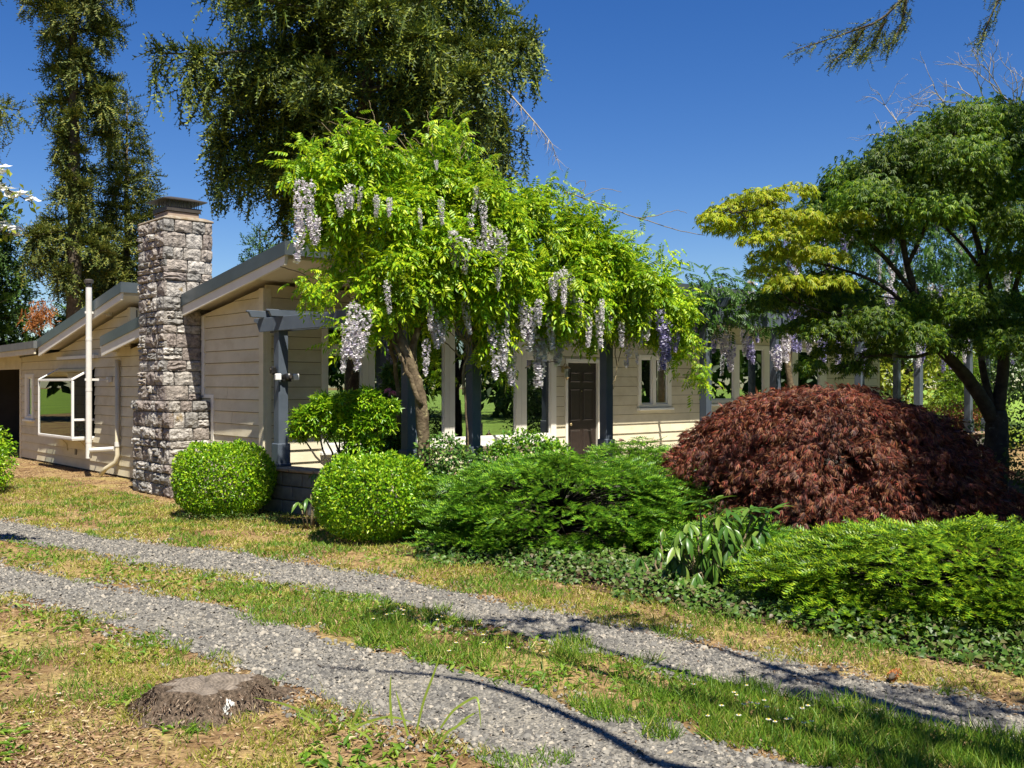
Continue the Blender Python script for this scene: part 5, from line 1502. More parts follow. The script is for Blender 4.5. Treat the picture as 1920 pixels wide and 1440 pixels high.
# ---------------------------------------------------------------- red lace leaf maple mound
rm = empty('red_maple', (3.35, 10.6, 0), 0, 'dome of dark red lace leaf maple in front of the house', 'shrub')
TR = [t_palm(5, 0.09, 0.0075, 1.35, 0.3) for _ in range(6)]
Ps, Ds = [], []
RX, RY, RH = 1.92, 1.6, 1.60
npad = 620
for i in range(npad):
    a = rng.uniform(0, 6.283); t = rng.random() ** .5
    hx, hy = math.cos(a), math.sin(a)
    zt = RH * (1 - t ** 2.9) ** .74
    z = zt * rng.uniform(.93, 1.0) if rng.random() < .7 else zt * rng.uniform(.35, .95)
    if t > .82: z = rng.uniform(.12, 1) * max(zt, .5)
    skx = -0.12 * (1 - t)
    jr = 1 + rng.normal(0, .035)
    c = np.array([hx * RX * t * (1.08 if hx > 0 else .98) * jr + skx, hy * RY * t * jr, max(z * jr, .1)])
    pr = rng.uniform(.16, .36); n = 62
    u = rng.uniform(-1, 1, n); w = rng.uniform(-1, 1, n)
    out = np.array([hx, hy, 0]); sd = np.array([-hy, hx, 0])
    slope = 0.15 + 1.25 * t ** 2
    p = c + out * (u * pr * .9)[:, None] + sd * (w * pr)[:, None]
    p[:, 2] += -(u + .2) * pr * slope * .62 - .2 * w * w * pr + rng.normal(0, .012, n)
    Ps.append(p); Ds.append(out[None] * .8 + sd[None] * (w * .5)[:, None] + np.array([0, 0, -.12 - .42 * t]) + rng.normal(0, .36, (n, 3)) + rng.normal(0, .3, (1, 3)))
P, D = np.concatenate(Ps), np.concatenate(Ds)
P[:, 2] = np.maximum(P[:, 2], .05)
leaves('foliage', TR, P, nrm(D), UP * .8 + nrm(P * [1, 1, .3]) * .6 + rng.normal(0, .7, P.shape), rng.uniform(.75, 1.25, len(P)), M['l_red'], rm)
st = [(np.array([[0, .3, 0], [0.05, .28, .5], [-.05, .3, 1.0]]), [.11, .09, .06])]
for k_ in range(22):
    a = rng.uniform(0, 6.283); st.append((curve((0, .3, rng.uniform(.5, 1.0)), (math.cos(a) * 1.3, math.sin(a) * 1.1, rng.uniform(.6, 1.2)), 6, .25, .05), list(np.linspace(.04, .008, 6))))
trunk_obj('trunk', st, M['bark_dark'], rm, 7, .05)

# ---------------------------------------------------------------- rhododendrons with single large leaves
def big_leaf_mesh(l, w, bend, mat):
    V, Fc = [], []
    m = 5
    for i in range(m):
        t = i / (m - 1); ww = w * math.sin(math.pi * min(1, .08 + t * .92)) ** .8 * .5 if 0 < i < m - 1 else w * .04
        y = l * t; z = -bend * l * t * t
        V += [(-ww, y, z + ww * .35), (0, y, z), (ww, y, z + ww * .35)]
    for i in range(m - 1):
        a = i * 3
        Fc += [(a, a + 1, a + 4, a + 3), (a + 1, a + 2, a + 5, a + 4)]
    me = bpy.data.meshes.new('leaf'); me.from_pydata(V, [], Fc); me.materials.append(mat)
    me.polygons.foreach_set('use_smooth', [True] * len(Fc)); me.update()
    return me
def obj_leaf_mat(name, cols, trans=.25):
    m = leaf_mat(name, cols, .33, trans)
    nt = m.node_tree
    g_ = [n for n in nt.nodes if n.type == 'NEW_GEOMETRY'][0]; r_ = [n for n in nt.nodes if n.type == 'VALTORGB'][0]
    oi = nt.nodes.new('ShaderNodeObjectInfo'); nt.links.new(oi.outputs['Random'], r_.inputs[0])
    return m
M['l_big'] = obj_leaf_mat('large rhododendron leaf', [(0.035, 0.10, 0.015), (0.065, 0.16, 0.022), (0.11, 0.21, 0.03), (0.20, 0.29, 0.05)])
BL = [big_leaf_mesh(.165, .046, b_, M['l_big']) for b_ in (.15, .35, .55)]
def whorl_plant(name, base, whorls, label, down=0.6, ls=1.0, nl=(7, 10)):
    e = empty(name, base, 0, label, 'shrub')
    st = []
    for (x, y, z, s, dn) in whorls:
        st.append((curve((x * .35, y * .35, 0), (x, y, z), 5, .05, .015), [.012, .010, .009, .007, .005]))
        k0 = rng.uniform(0, 6.28); n = int(rng.integers(*nl))
        for i in range(n):
            a = k0 + i * 6.283 / n + rng.normal(0, .15)
            dv = Vector((math.cos(a), math.sin(a), rng.normal(-dn, .2)))
            o = bpy.data.objects.new('leaf', BL[int(rng.integers(3))])
            R_ = frames(np.array([dv]), np.array([[0, 0, 1.0]]) + rng.normal(0, .15, (1, 3)))[0]
            q = Matrix([list(r_) for r_ in R_]).to_quaternion()
            o.rotation_mode = 'QUATERNION'; o.rotation_quaternion = q
            o.location = (x, y, z + rng.uniform(-.01, .015)); ss_ = s * ls * rng.uniform(.8, 1.15); o.scale = (ss_,) * 3
            link(o, e)
    trunk_obj('stems', st, M['vine'], e, 6, .03)
    return e
c = np.array([1.62, 7.85])
wh = [(x + rng.normal(0, .02), y + rng.normal(0, .05), z, 1.0, dn) for (x, y, z, dn) in
      ((-.28, .0, .40, .9), (-.12, -.12, .34, 1.2), (.08, -.1, .36, 1.3), (.2, -.12, .30, 1.2), (-.2, .1, .55, .5), (0, 0, .62, .2), (-.05, -.08, .5, .6), (.12, .05, .66, -.1), (.02, .12, .72, -.5), (-.1, .15, .70, -.4), (.25, .1, .66, -.2), (.32, .18, .62, -.3), (.5, .2, .64, -.4), (-.3, .05, .28, 1.2), (.12, -.15, .22, 1.0), (-.32, -.05, .15, .9), (-.18, .1, .30, .9), (.1, .1, .45, .8), (-.22, -.1, .48, .9), (.0, -.18, .42, 1.1), (.18, 0, .5, .8), (.3, 0, .45, .9), (-.05, -.2, .28, 1.2), (-.28, -.1, .25, 1.1), (.22, -.1, .38, 1.0), (-.15, -.15, .2, 1.1), (.05, .02, .56, .5), (-.25, .0, .5, .7), (.2, .1, .58, .3), (.38, .1, .5, .6), (.42, .2, .58, .1), (.1, -.2, .34, 1.2))]
whorl_plant('rhododendron', (c[0], c[1], 0), wh, 'rhododendron with long drooping leaves between the two spreading spruces')
wh = [(.0, -.1, .36, 1.0, .4), (.14, -.02, .30, 1.1, .8), (-.12, .02, .30, .9, .3), (.1, .1, .48, .9, .3), (.2, .15, .58, .9, .2), (.02, .2, .62, .8, .2), (.25, .2, .45, .9, .6)]
whorl_plant('rhododendron', (-2.35, 11.35, 0), wh, 'small rhododendron with pale leaves against the block wall', ls=.9, nl=(5, 8))
wh = [(rng.uniform(-.28, .25), rng.uniform(-.15, .2), rng.uniform(.15, .55), .8, rng.uniform(.5, 1.1)) for _ in range(5)]
whorl_plant('rhododendron', (1.16, 8.05, 0), wh[:3], 'few rhododendron leaves poking from the ground cover', ls=.8)

# pale leaved open shrub in front of the first window
rh = empty('azalea_shrub', tuple(at(640, 986, 11.2) * [1, 1, 0]), 0, 'open light leaved shrub with bare stems under the first window', 'shrub')
ro = np.array(rh.location)
AB = pxblobs([(575, 790, 30), (610, 765, 30), (650, 760, 28), (690, 755, 28), (715, 775, 24), (640, 795, 30), (600, 800, 26), (680, 795, 28), (560, 810, 18), (725, 800, 18), (665, 830, 22), (700, 830, 18), (735, 765, 16)], lambda p: 11.25, 0, 0.9)
P, d = blob_shell(AB, 3000, .45, 1.1, .5, .2)
leaves('foliage', [t_palm(5, 0.075, 0.022, 4.6, .05), t_palm(4, .07, .02, 4.4, -.15)], P - ro, nrm(d + rng.normal(0, .5, d.shape)), UP + d * .5 + rng.normal(0, .4, d.shape), rng.uniform(.7, 1.2, len(P)), M['l_box'], rh)
st = []
for b_ in AB:
    a = np.array(b_[:3]) - ro
    st.append((curve((rng.uniform(-.1, .1), rng.uniform(-.05, .1), .3), a, 6, .06, .03), list(np.linspace(.02, .006, 6))))
st.append((np.array([[0, 0, 0], [.02, 0, .2], [0, .02, .4]]), [.035, .03, .025]))
trunk_obj('stems', st, M['bark_dark'], rh, 6, .05)
# darker shrub with pink blooms beside the second post
ps = empty('rhododendron', tuple(at(725, 990, 12.6) * [1, 1, 0]), 0, 'dark rhododendron with a few pink blooms behind the second post', 'shrub')
po = np.array(ps.location)
B3 = pxblobs([(735, 740, 24), (740, 790, 28), (725, 830, 30), (750, 850, 30), (700, 860, 30), (660, 865, 26), (735, 700, 18)], lambda p: 12.7)
P, d = blob_shell(B3, 3200, .5, 1.1, .5)
leaves('foliage', [t_palm(5, 0.09, 0.028, 5, .2)], P - po, nrm(d + rng.normal(0, .5, d.shape)), UP + d * .5 + rng.normal(0, .3, d.shape), rng.uniform(.7, 1.2, len(P)), M['l_rhodo'], ps)
trunk_obj('stems', [(curve((0, 0, 0), np.array(b_[:3]) - po, 5, .05, .03), [.02, .016, .012, .009, .006]) for b_ in B3], M['bark_dark'], ps, 6)
for (px, py) in ((729, 737), (738, 762), (737, 742)):
    d = rdir(40); d[:, 2] = np.abs(d[:, 2]); P = at(px, py, 12.25) + d * .04 - po
    leaves('bloom', [t_leaf2(.03, .03)], P, d, UP + rng.normal(0, .5, d.shape), 1.0, M['pink'], ps)

# small figure and pink flowers by the door
fg = empty('garden_figurine', tuple(loc(5.35, -1.5, 0.0)), 0, 'small orange and white garden figurine near the front door', 'figurine')
M['fig_o'] = solid('orange glaze', [(0.50, 0.20, 0.06), (0.62, 0.28, 0.10)], 9, .4); M['fig_w'] = solid('white glaze', [(.7, .66, .58), (.78, .74, .66)], 9, .4)
mb = MB(); mb.box(-.09, .09, -.09, .09, 0, .40); mb.build('stand', M['conc'], fg, .01)
mb = MB(); mb.tube([(0, 0, .402), (0, 0, .47), (0, 0, .55), (.0, 0, .62), (0, 0, .66)], [.075, .095, .085, .06, .045], 12); mb.build('body', M['fig_o'], fg, smooth=True)
mb = MB(); mb.tube([(0, -.04, .46), (0, -.06, .54), (0, -.045, .62)], [.03, .05, .03], 10); mb.build('chest', M['fig_w'], fg, smooth=True)
mb = MB(); mb.tube([(0, 0, .64), (0, -.005, .69), (0, -.01, .74), (0, -.01, .77)], [.03, .062, .055, .02], 12); hd = mb.build('head', M['fig_o'], fg, smooth=True)
for s_ in (-1, 1):
    mb = MB(); mb.tube([(s_ * .035, -.005, .755), (s_ * .045, -.005, .82)], [.02, .003], 6); mb.build('ear', M['fig_w'], fg)
for i, (u, v) in enumerate(((5.9, -1.3), (6.15, -1.35), (5.75, -1.2))):
    c = loc(u, v, 0)
    e = empty('pink_flower', tuple(c), 0, 'pink garden flower in front of the door', 'flower', 'pink flowers by the door')
    mb = MB(); mb.tube([(0, 0, 0), (.02, 0, .4), (0, .01, .72 - .04 * i)], .006, 5); mb.build('stem', M['shoot'], e)
    d = rdir(24); d[:, 2] = np.abs(d[:, 2]) * .6; leaves('bloom', [t_leaf2(.04, .03)], d * .015 + np.array([0, .01, .72 - .04 * i]), d, UP + rng.normal(0, .4, d.shape), 1.0, M['pink'], e, None)

# ---------------------------------------------------------------- dogwood at the left edge
dg = empty('dogwood_tree', (-5.9, 9.1, 0), 0, 'white flowering dogwood branch reaching in at the photo edge', 'tree')
do = np.array(dg.location)
br = [(np.array([[0, 0, 0], [.05, .05, 1.2], [-.05, 0, 2.3], [-.1, .1, 3.4]]), [.09, .07, .05, .03])]
FL, LV = [], []
for (a, b_) in (((-60, 330, 9.2), (62, 382, 9.0)), ((-60, 420, 9.2), (36, 442, 9.1)), ((-80, 300, 9.2), (8, 334, 9.1)), ((-120, 240, 9.3), (-60, 200, 9.2)), ((-120, 420, 9.6), (-200, 330, 9.4)), ((-150, 300, 9), (-240, 260, 8.8))):
    A_, B_ = at(*a) - do, at(*b_) - do
    br.append((curve((-.05, .05, 2.3), A_, 4, .1, .03), [.03, .024, .02, .016])); br.append((curve(A_, B_, 5, .03, .01), [.016, .012, .009, .006, .004]))
    for t in np.linspace(.05, 1, 30):
        q = A_ + (B_ - A_) * t + rng.normal(0, .025, 3)
        FL.append(q + [0, 0, .03]); LV.append(q + rng.normal(0, .06, 3)); LV.append(q + rng.normal(0, .07, 3))
trunk_obj('trunk', br, M['bark_dark'], dg, 7, .03)
FL, LV = np.array(FL), np.array(LV)
tq = t_multi([(t_leaf2(.045, .04, .1, -.1), i * math.pi / 2, (0, 0, 0), .15) for i in range(4)])
leaves('blossom', [tq], FL, nrm(rng.normal(0, 1, FL.shape) * [1, 1, .2]), UP + np.array([0, -.5, 0]) + rng.normal(0, .3, FL.shape), rng.uniform(1.0, 1.5, len(FL)), M['petal'], dg)
leaves('crown', [t_leaf(.09, .045)], LV, nrm(rng.normal(0, 1, LV.shape) + [0, 0, -.3]), UP + rng.normal(0, .3, LV.shape), rng.uniform(.7, 1.1, len(LV)), M['l_yellow'], dg)

# ---------------------------------------------------------------- trees beside and behind the camera that throw the shade
needle_tree('overhanging_spruce', (6.4, 7.0, 0), 5.6, 10.5, lambda f: 1.75 * (1 - f) ** .5, 'dark spruce just outside the picture whose branch tips hang in above the maple', 'l_spruce', nb=60, droop=.2, weep=.4, spray=.2, dens=2.2, trunk_r=.22, nneed=9)
ov = [o_ for o_ in COL.objects if o_.name.startswith('overhanging_spruce')][0]
oo = np.array(ov.location)
br, Ps, Ds = [], [], []
for pts in ([(1790, -120, 7.6), (1720, -30, 7.9), (1650, 40, 8.0), (1570, 68, 8.1), (1490, 95, 8.2)], [(1700, -10, 8.0), (1690, 50, 8.0), (1664, 92, 8.0)], [(1620, 52, 8.1), (1595, 90, 8.1), (1560, 116, 8.1)], [(1960, -140, 7.7), (1880, -20, 7.9), (1834, 84, 7.9)], [(1660, 35, 8.0), (1640, 82, 8.05), (1610, 112, 8.05)]):
    q = np.array([at(*p_) for p_ in pts]) - oo
    t = np.linspace(0, len(q) - 1, 40); q = np.stack([np.interp(t, np.arange(len(q)), q[:, i]) for i in range(3)], -1)
    br.append((q[::3], list(np.linspace(.016, .004, len(q[::3])))))
    d_ = np.gradient(q, axis=0)
    for k_ in range(3):
        Ps.append(q + rng.normal(0, .03, q.shape)); Ds.append(nrm(d_) + rng.normal(0, .5, q.shape) + [0, 0, -.3])
br.append((curve((0, 0, 6.4), at(1790, -120, 7.6) - oo, 5, .1, .02), [.04, .035, .03, .024, .018])); br.append((curve((0, 0, 6.0), at(1960, -140, 7.7) - oo, 4, .1, .02), [.03, .026, .022, .016]))
trunk_obj('branch', br, M['bark_con'], ov, 6)
P, D = np.concatenate(Ps), np.concatenate(Ds)
leaves('sprays', [t_needles(.10, 14, .022, .008, .1, .7) for _ in range(3)], P, D, UP + rng.normal(0, .5, P.shape), rng.uniform(.7, 1.2, len(P)), M['l_spruce'], ov)
needle_tree('shade_spruce', (9.7, 11.1, 0), 6.4, 13.5, lambda f: 2.7 * (1 - f) ** .5, 'tall spruce outside the picture that shades the green maple', 'l_spruce', nb=70, droop=.2, weep=.5, spray=.34, dens=1.8, trunk_r=.28, nneed=7)
# tree behind the photographer: one long bare limb and a few leafy clumps give the driveway shadows
leafy_tree('shade_tree', (5.0, 0.2, 0), 6.5, [(-3.7, 4.0, 5.4, .45, .3, .25), (-4.6, 4.3, 5.5, .3, .25, .2), (-3.0, 4.2, 5.3, .3, .22, .2), (-1.2, 1.2, 6.5, 1.1, .9, .6), (.4, -.8, 7.2, 1.6, 1.4, .9), (1.0, 1.2, 6.8, 1.2, 1.1, .8), (-2.1, 2.6, 5.8, .3, .3, .2)], 4200, 'l_back', 'tree behind the photographer that shades the driveway', .12, .2)

sh_t = [o_ for o_ in COL.objects if o_.name.startswith('shade_tree')][0]
q = []
for (px, py) in ((600, 1252), (700, 1260), (800, 1266), (880, 1278), (960, 1302), (1040, 1335), (1120, 1372), (1220, 1430)):
    Z = 1840 * CAM_H / (py - 720); hh = 4.6
    q.append(np.array([(px - 960) / 1840 * Z + .22 * hh, Z - .474 * hh, hh]) - np.array(sh_t.location))
q.append(np.array([-.6, .3, 4.4])); q.append(np.array([0, 0, 4.0]))
trunk_obj('limb', [(np.array(q), [.012, .018, .022, .026, .03, .034, .04, .05, .07, .09])], M['bark_con'], sh_t, 7, .1)

# ---------------------------------------------------------------- stump
stp = empty('tree_stump', (-1.60, 5.12, 0), .3, 'weathered low tree stump with torn bark in the foreground', 'stump')
n = 150
a = np.linspace(0, 6.283, n, endpoint=False)
rad = .30 + .05 * np.sin(a * 3 + 1) + .035 * np.sin(a * 7) + (vnoise(a * 5, a * 0, .6, 12) - .5) * .09
stp.scale = (.62, .62, .62)
lv = [(1.75, 0.0), (1.60, .018), (1.46, .04), (1.34, .065), (1.24, .09), (1.16, .115), (1.10, .14), (1.05, .165), (1.0, .185), (0.97, .192)]
V, Fc = [], []
for j, (k_, z) in enumerate(lv):
    ridge = np.abs(vnoise(a * 30 + j * .25, a * 0 + 2, 1.0, 20) - .5) * .34 + (vnoise(a * 60 + j * .6, a * 0 + j * .4, 1.0, 23) - .5) * .05
    if j == len(lv) - 1: ridge = ridge * .25
    rr = rad * (k_ + ridge - .04)
    V += [(r_ * math.cos(t) * 1.12, r_ * math.sin(t) * .92, z + (0.02 * math.sin(t * 2) if j >= 8 else rng.uniform(-.004, .004) * (j > 0))) for r_, t in zip(rr, a)]
for j in range(len(lv) - 1):
    for i in range(n): Fc.append((j * n + i, j * n + (i + 1) % n, (j + 1) * n + (i + 1) % n, (j + 1) * n + i))
M['stbark'] = bark_mat('stump bark', (0.03, 0.022, 0.015), (0.19, 0.14, 0.10), 34, (0.50, 0.45, 0.38), (0.68, 0.71))
np_obj('bark', np.array(V), np.array(Fc), M['stbark'], stp)
mb = MB()
top = V[-n:]
inner = [(x * .6, y * .6, .195 + rng.uniform(-.008, .008)) for (x, y, z) in top]
mb.add([(x, y, z) for (x, y, z) in top] + inner + [(0, 0, .19)], [(i, (i + 1) % n, n + (i + 1) % n, n + i) for i in range(n)] + [(n + i, n + (i + 1) % n, 2 * n) for i in range(n)])
def rings():
    m, nt, bs, out = new_mat('sawn stump top')
    tc = nt.nodes.new('ShaderNodeTexCoord'); w = nt.nodes.new('ShaderNodeTexWave'); w.wave_type = 'RINGS'; w.rings_direction = 'Z'
    w.inputs['Scale'].default_value = 9; w.inputs['Distortion'].default_value = 4; w.inputs['Detail'].default_value = 4
    nt.links.new(tc.outputs['Object'], w.inputs['Vector'])
    r = ramp(nt, [(0.13, 0.108, 0.088), (0.20, 0.168, 0.135)]); nt.links.new(w.outputs[0], r.inputs[0])
    n_ = noise(nt, 9, 5, .65); r2 = ramp(nt, [(.6, .58, .56), (1.35, 1.32, 1.28)], [.35, .68]); nt.links.new(n_.outputs[0], r2.inputs[0])
    nt.links.new(mixc(nt, r.outputs[0], r2.outputs[0], 1, 'MULTIPLY'), bs.inputs['Base Color']); bs.inputs['Roughness'].default_value = .9
    bump(nt, bs, n_.outputs[0], .6, .02)
    return m
mb.build('sawn_top', rings(), stp)
M['flake'] = leaf_mat('bark flakes', [(0.06, 0.04, 0.028), (0.13, 0.085, 0.055), (0.20, 0.14, 0.10), (0.30, 0.24, 0.18)], .9, 0)
nb_ = 1300
t = rng.uniform(0, 6.283, nb_); z = rng.uniform(0.01, .17, nb_); rr = .34 * (1.75 - z * 4.0)
P = np.stack([np.cos(t) * rr * 1.12, np.sin(t) * rr * .95, z], -1)
leaves('bark_flake', [t_leaf2(.035, .014, .6, .3), t_leaf2(.055, .012, .4, .3)], P, nrm(np.stack([np.cos(t) * .5, np.sin(t) * .5, -1 + 0 * t], -1) + rng.normal(0, .5, (nb_, 3))), np.stack([np.cos(t), np.sin(t), .4 + 0 * t], -1), rng.uniform(.5, 1.3, nb_), M['flake'], stp)
d = np.stack([rng.normal(.17, .022, 26), rng.normal(-.365, .006, 26), rng.uniform(.04, .16, 26)], -1)
leaves('fungus_patch', [t_leaf2(.035, .022, .3, .1)], d, nrm(rng.normal(0, .3, (26, 3)) + [0, -.2, -1]), np.array([.3, -1, .3]) + rng.normal(0, .2, (26, 3)), rng.uniform(.6, 1.2, 26), M['petal'], stp)

# ---------------------------------------------------------------- gravel, grass, weeds, chips
def in_tracks(s, n, m=0.0): return ((n > e_low0(s) - m) & (n < e_low1(s) + m)) | ((n > e_up0(s) - m) & (n < e_up1(s) + m))
def visible(x, y, m=0.6): return (np.abs(x) < .53 * y + m) & (y > 3.9)
def rand_ground(k, ymax=17.0):
    y = 3.9 + (ymax - 3.9) * rng.random(k) ** 1.35
    x = rng.uniform(-1, 1, k) * (.53 * y + .6)
    return x, y
# stones
k_ = 230000
s = rng.uniform(-14, 1.5, k_); nn = rng.uniform(3.2, 6.4, k_)
x, y = xy(s, nn)
j = (vnoise(s, nn, .25, 30) - .5) * .5
ok = in_tracks(s, nn + j, .16) & visible(x, y) & (rng.random(k_) < np.clip(9.0 / y, .25, 1.0))
out_ = ~in_tracks(s, nn, 0)
ok &= ~out_ | (rng.random(k_) < .30)
ok &= rng.random(k_) < .55 + .45 * (vnoise(s * .35, nn, .3, 33) > .35)
pk = np.sort(rng.permutation(int(ok.sum()))[:40000])
x, y = x[ok][pk], y[ok][pk]
tv = np.array([(-.5, -.45, -.2), (.5, -.35, -.2), (.4, .5, -.2), (-.45, .4, -.2), (-.25, -.2, .38), (.3, -.1, .45), (.05, .3, .35)])
tf = np.array([(0, 1, 5), (0, 5, 4), (1, 2, 5), (5, 2, 6), (2, 3, 6), (3, 4, 6), (3, 0, 4), (4, 5, 6)])
P = np.stack([x, y, np.full(len(x), .008)], -1)
sz = rng.lognormal(math.log(.0145), .42, len(x))
R = frames(rdir(len(x)) * [1, 1, .35], UP + rng.normal(0, .35, (len(x), 3)))
V, Fc = scatter(tv, tf, P, R, np.stack([sz, sz * rng.uniform(.6, 1, len(x)), sz * rng.uniform(.5, .9, len(x))], -1))
o = np_obj('gravel', V, Fc, M['pebble'], kind='stuff'); tag(o, 'grey crushed stone lying on the wheel tracks', 'gravel', kind='stuff')

# grass: strip between the tracks is green, verge and foreground are dry and patchy
tb = np.array([(-.5, 0, 0), (.5, 0, 0), (.32, .55, .06), (-.32, .55, .06), (0, 1, .2)]); tbf = np.array([(0, 1, 2), (0, 2, 3), (3, 2, 4)])
def blades(name, x, y, hgt, wid, mat, label, lean=.5):
    n_ = len(x)
    D = np.stack([rng.normal(0, lean, n_), rng.normal(0, lean, n_), np.ones(n_)], -1)
    N = nrm(np.stack([rng.normal(0, 1, n_), rng.normal(0, 1, n_), np.zeros(n_)], -1))
    V, Fc = scatter(tb, tbf, np.stack([x, y, np.full(n_, .003)], -1), frames(D, N), np.stack([wid, hgt, hgt], -1))
    o = np_obj(name, V, Fc, mat, kind='stuff'); tag(o, label, 'grass', kind='stuff'); return o
x, y = rand_ground(370000, 17.5)
s, nn = sn(x, y)
pn = vnoise(x, y, .55, 41) * .6 + vnoise(x, y, .17, 42) * .4
ej = (vnoise(x, y, .22, 46) - .5) * .38
strip = (nn > e_low1(s) - .03 + ej) & (nn < e_up0(s) + .03 - ej)
verge = (nn >= e_up1(s) - .02 + ej) & (nn < e_bed(s) + .15)
fore = nn <= e_low0(s) + .03 - ej
nearhouse = (nn > e_up1(s)) & (s < -6.0) & (nn < 14)
hx = (x - HO[0]) * .748 + (y - HO[1]) * .664; hy = -(x - HO[0]) * .664 + (y - HO[1]) * .748
inh = ((hx > -.9) & (hy > -.9)) | ((hx > -.1) & (hy > -3.2))
stump = (x + 1.6) ** 2 + (y - 5.12) ** 2 < .28 ** 2
p_ = np.where(strip, np.clip((pn - .30) * 3.4, 0.10, 1) * np.clip(.35 + (s + 9.5) * .14, .25, 1), 0)
p_ = np.where(verge, np.clip((pn - .22) * 2.4, .12, .85), p_)
p_ = np.where(nearhouse & ~verge, np.clip((pn - .2) * 2.6, .15, .9), p_)
p_ = np.where(fore, np.clip((pn - .40) * 4.5, .05, .9) * np.clip(.5 + (y - 4) * .15, .4, 1), p_)
p_ = np.where(inh | stump, 0, p_)
keep = rng.random(len(x)) < p_
x, y, st_ = x[keep], y[keep], strip[keep]
grn = st_ & (sn(x, y)[0] > -6.2) & (rng.random(len(x)) < .85) | (vnoise(x, y, .33, 44) > .66)
h_ = rng.uniform(.025, .06, len(x)); w_ = rng.uniform(.005, .009, len(x)) * np.clip(y / 7, .8, 1.6)
h_ = np.where(st_ & (sn(x, y)[0] > -5), h_ * 1.7, h_)
blades('grass', x[~grn], y[~grn], h_[~grn], w_[~grn], M['grassb'], 'short dry yellow green grass on the verge and foreground', .8)
blades('grass', x[grn], y[grn], h_[grn] * 1.15, w_[grn], M['grassg'], 'short green grass in the strip between the wheel tracks', .6)
# broad leaf weeds in the strip and foreground
x, y = rand_ground(60000, 13)
s, nn = sn(x, y)
pn = vnoise(x, y, .4, 51)
ok = (((nn > e_low1(s)) & (nn < e_up0(s)) & (pn > .45)) | ((nn < e_low0(s)) & (pn > .58)) | ((nn > e_up1(s) + .25) & (nn < e_bed(s) + .1) & (pn > .62) & (s > -8))) & (rng.random(len(x)) < .42)
ok &= ~((x + 1.6) ** 2 + (y - 5.12) ** 2 < .28 ** 2)
x, y = x[ok], y[ok]; n_ = len(x)
D = np.stack([rng.normal(0, 1, n_), rng.normal(0, 1, n_), rng.uniform(.1, .8, n_)], -1)
V, Fc = scatter(*t_leaf2(.055, .02, .2, .3), np.stack([x, y, np.full(n_, .01)], -1), frames(D, UP + rng.normal(0, .3, (n_, 3))), rng.uniform(.6, 1.3, n_))
o = np_obj('weeds', V, Fc, M['grassg'], kind='stuff'); tag(o, 'low broad leaved weeds among the driveway grass', 'weeds', kind='stuff')
# dry chips, straw and fallen leaves
x, y = rand_ground(210000, 22)
s, nn = sn(x, y)
pn = vnoise(x, y, .7, 61)
pr_ = np.where(nn < e_low0(s), .8, 0) + np.where((nn > e_up1(s) - .1) & (nn < e_bed(s) + .3), .45, 0) + np.where((s < -6) & (nn > 7.0) & (nn < 12), .6, 0) + np.where((nn > e_low1(s)) & (nn < e_up0(s)), .10, 0) + np.where(in_tracks(s, nn), .025, 0)
ok = rng.random(len(x)) < pr_ * np.clip(pn * 1.6, .2, 1)
x, y = x[ok], y[ok]; n_ = len(x)
D = np.stack([rng.normal(0, 1, n_), rng.normal(0, 1, n_), rng.normal(0, .15, n_)], -1)
ll = rng.uniform(.35, 1.25, n_)
V, Fc = scatter(*t_leaf2(.035, .010, .3, .1), np.stack([x, y, np.full(n_, .010)], -1), frames(D, UP + rng.normal(0, .4, (n_, 3))), np.stack([ll, ll * rng.uniform(.7, 1.6, n_), ll], -1))
o = np_obj('litter', V, Fc, M['straw'], kind='stuff'); tag(o, 'dry wood chips and straw scattered over the soil', 'litter', kind='stuff')

# ground cover under the spruces
s = rng.uniform(-7.2, 2.5, 60000); nn = rng.uniform(6.0, 9.6, 60000)
x, y = xy(s, nn)
b0 = e_bed(s) + (vnoise(s, nn, .4, 70) - .5) * .35
ok = (nn > b0) & (nn < b0 + np.where(s < -2.0, 1.25, 1.1)) & (x > -.95) & (rng.random(60000) < .95)
x, y = x[ok][:24000], y[ok][:24000]; n_ = len(x)
s, nn = sn(x, y)
zz = np.clip((nn - e_bed(s)) * .5, 0, .13) * (.5 + .8 * vnoise(x, y, .3, 71)) * rng.uniform(.35, 1.05, n_) + .02
D = np.stack([rng.normal(0, 1, n_), rng.normal(-.5, .8, n_), rng.normal(0, .5, n_)], -1)
V, Fc = scatter(*t_leaf(.05, .036, .15, .25), np.stack([x, y, zz], -1), frames(D, UP + rng.normal(0, .45, (n_, 3)) + [0, -.4, 0]), rng.uniform(.6, 1.25, n_))
o = np_obj('ground_cover', V, Fc, M['l_cover'], kind='stuff'); tag(o, 'low dark leafy ground cover edging the planting bed', 'ground cover', kind='stuff')
# small weeds at the foot of the boxwood
x = rng.uniform(-4.1, -2.4, 900); y = 11.95 + (x + 3.3) * -.1 + rng.normal(0, .10, 900)
n_ = 900
D = np.stack([rng.normal(0, 1, n_), rng.normal(0, 1, n_), rng.uniform(.2, 1, n_)], -1)
V, Fc = scatter(*t_leaf2(.04, .014), np.stack([x, y, rng.uniform(.01, .09, n_)], -1), frames(D, UP + rng.normal(0, .3, (n_, 3))), rng.uniform(.6, 1.2, n_))
o = np_obj('weeds', V, Fc, M['l_cover'], kind='stuff'); tag(o, 'sparse weeds at the foot of the nearest boxwood and wall', 'weeds', kind='stuff')

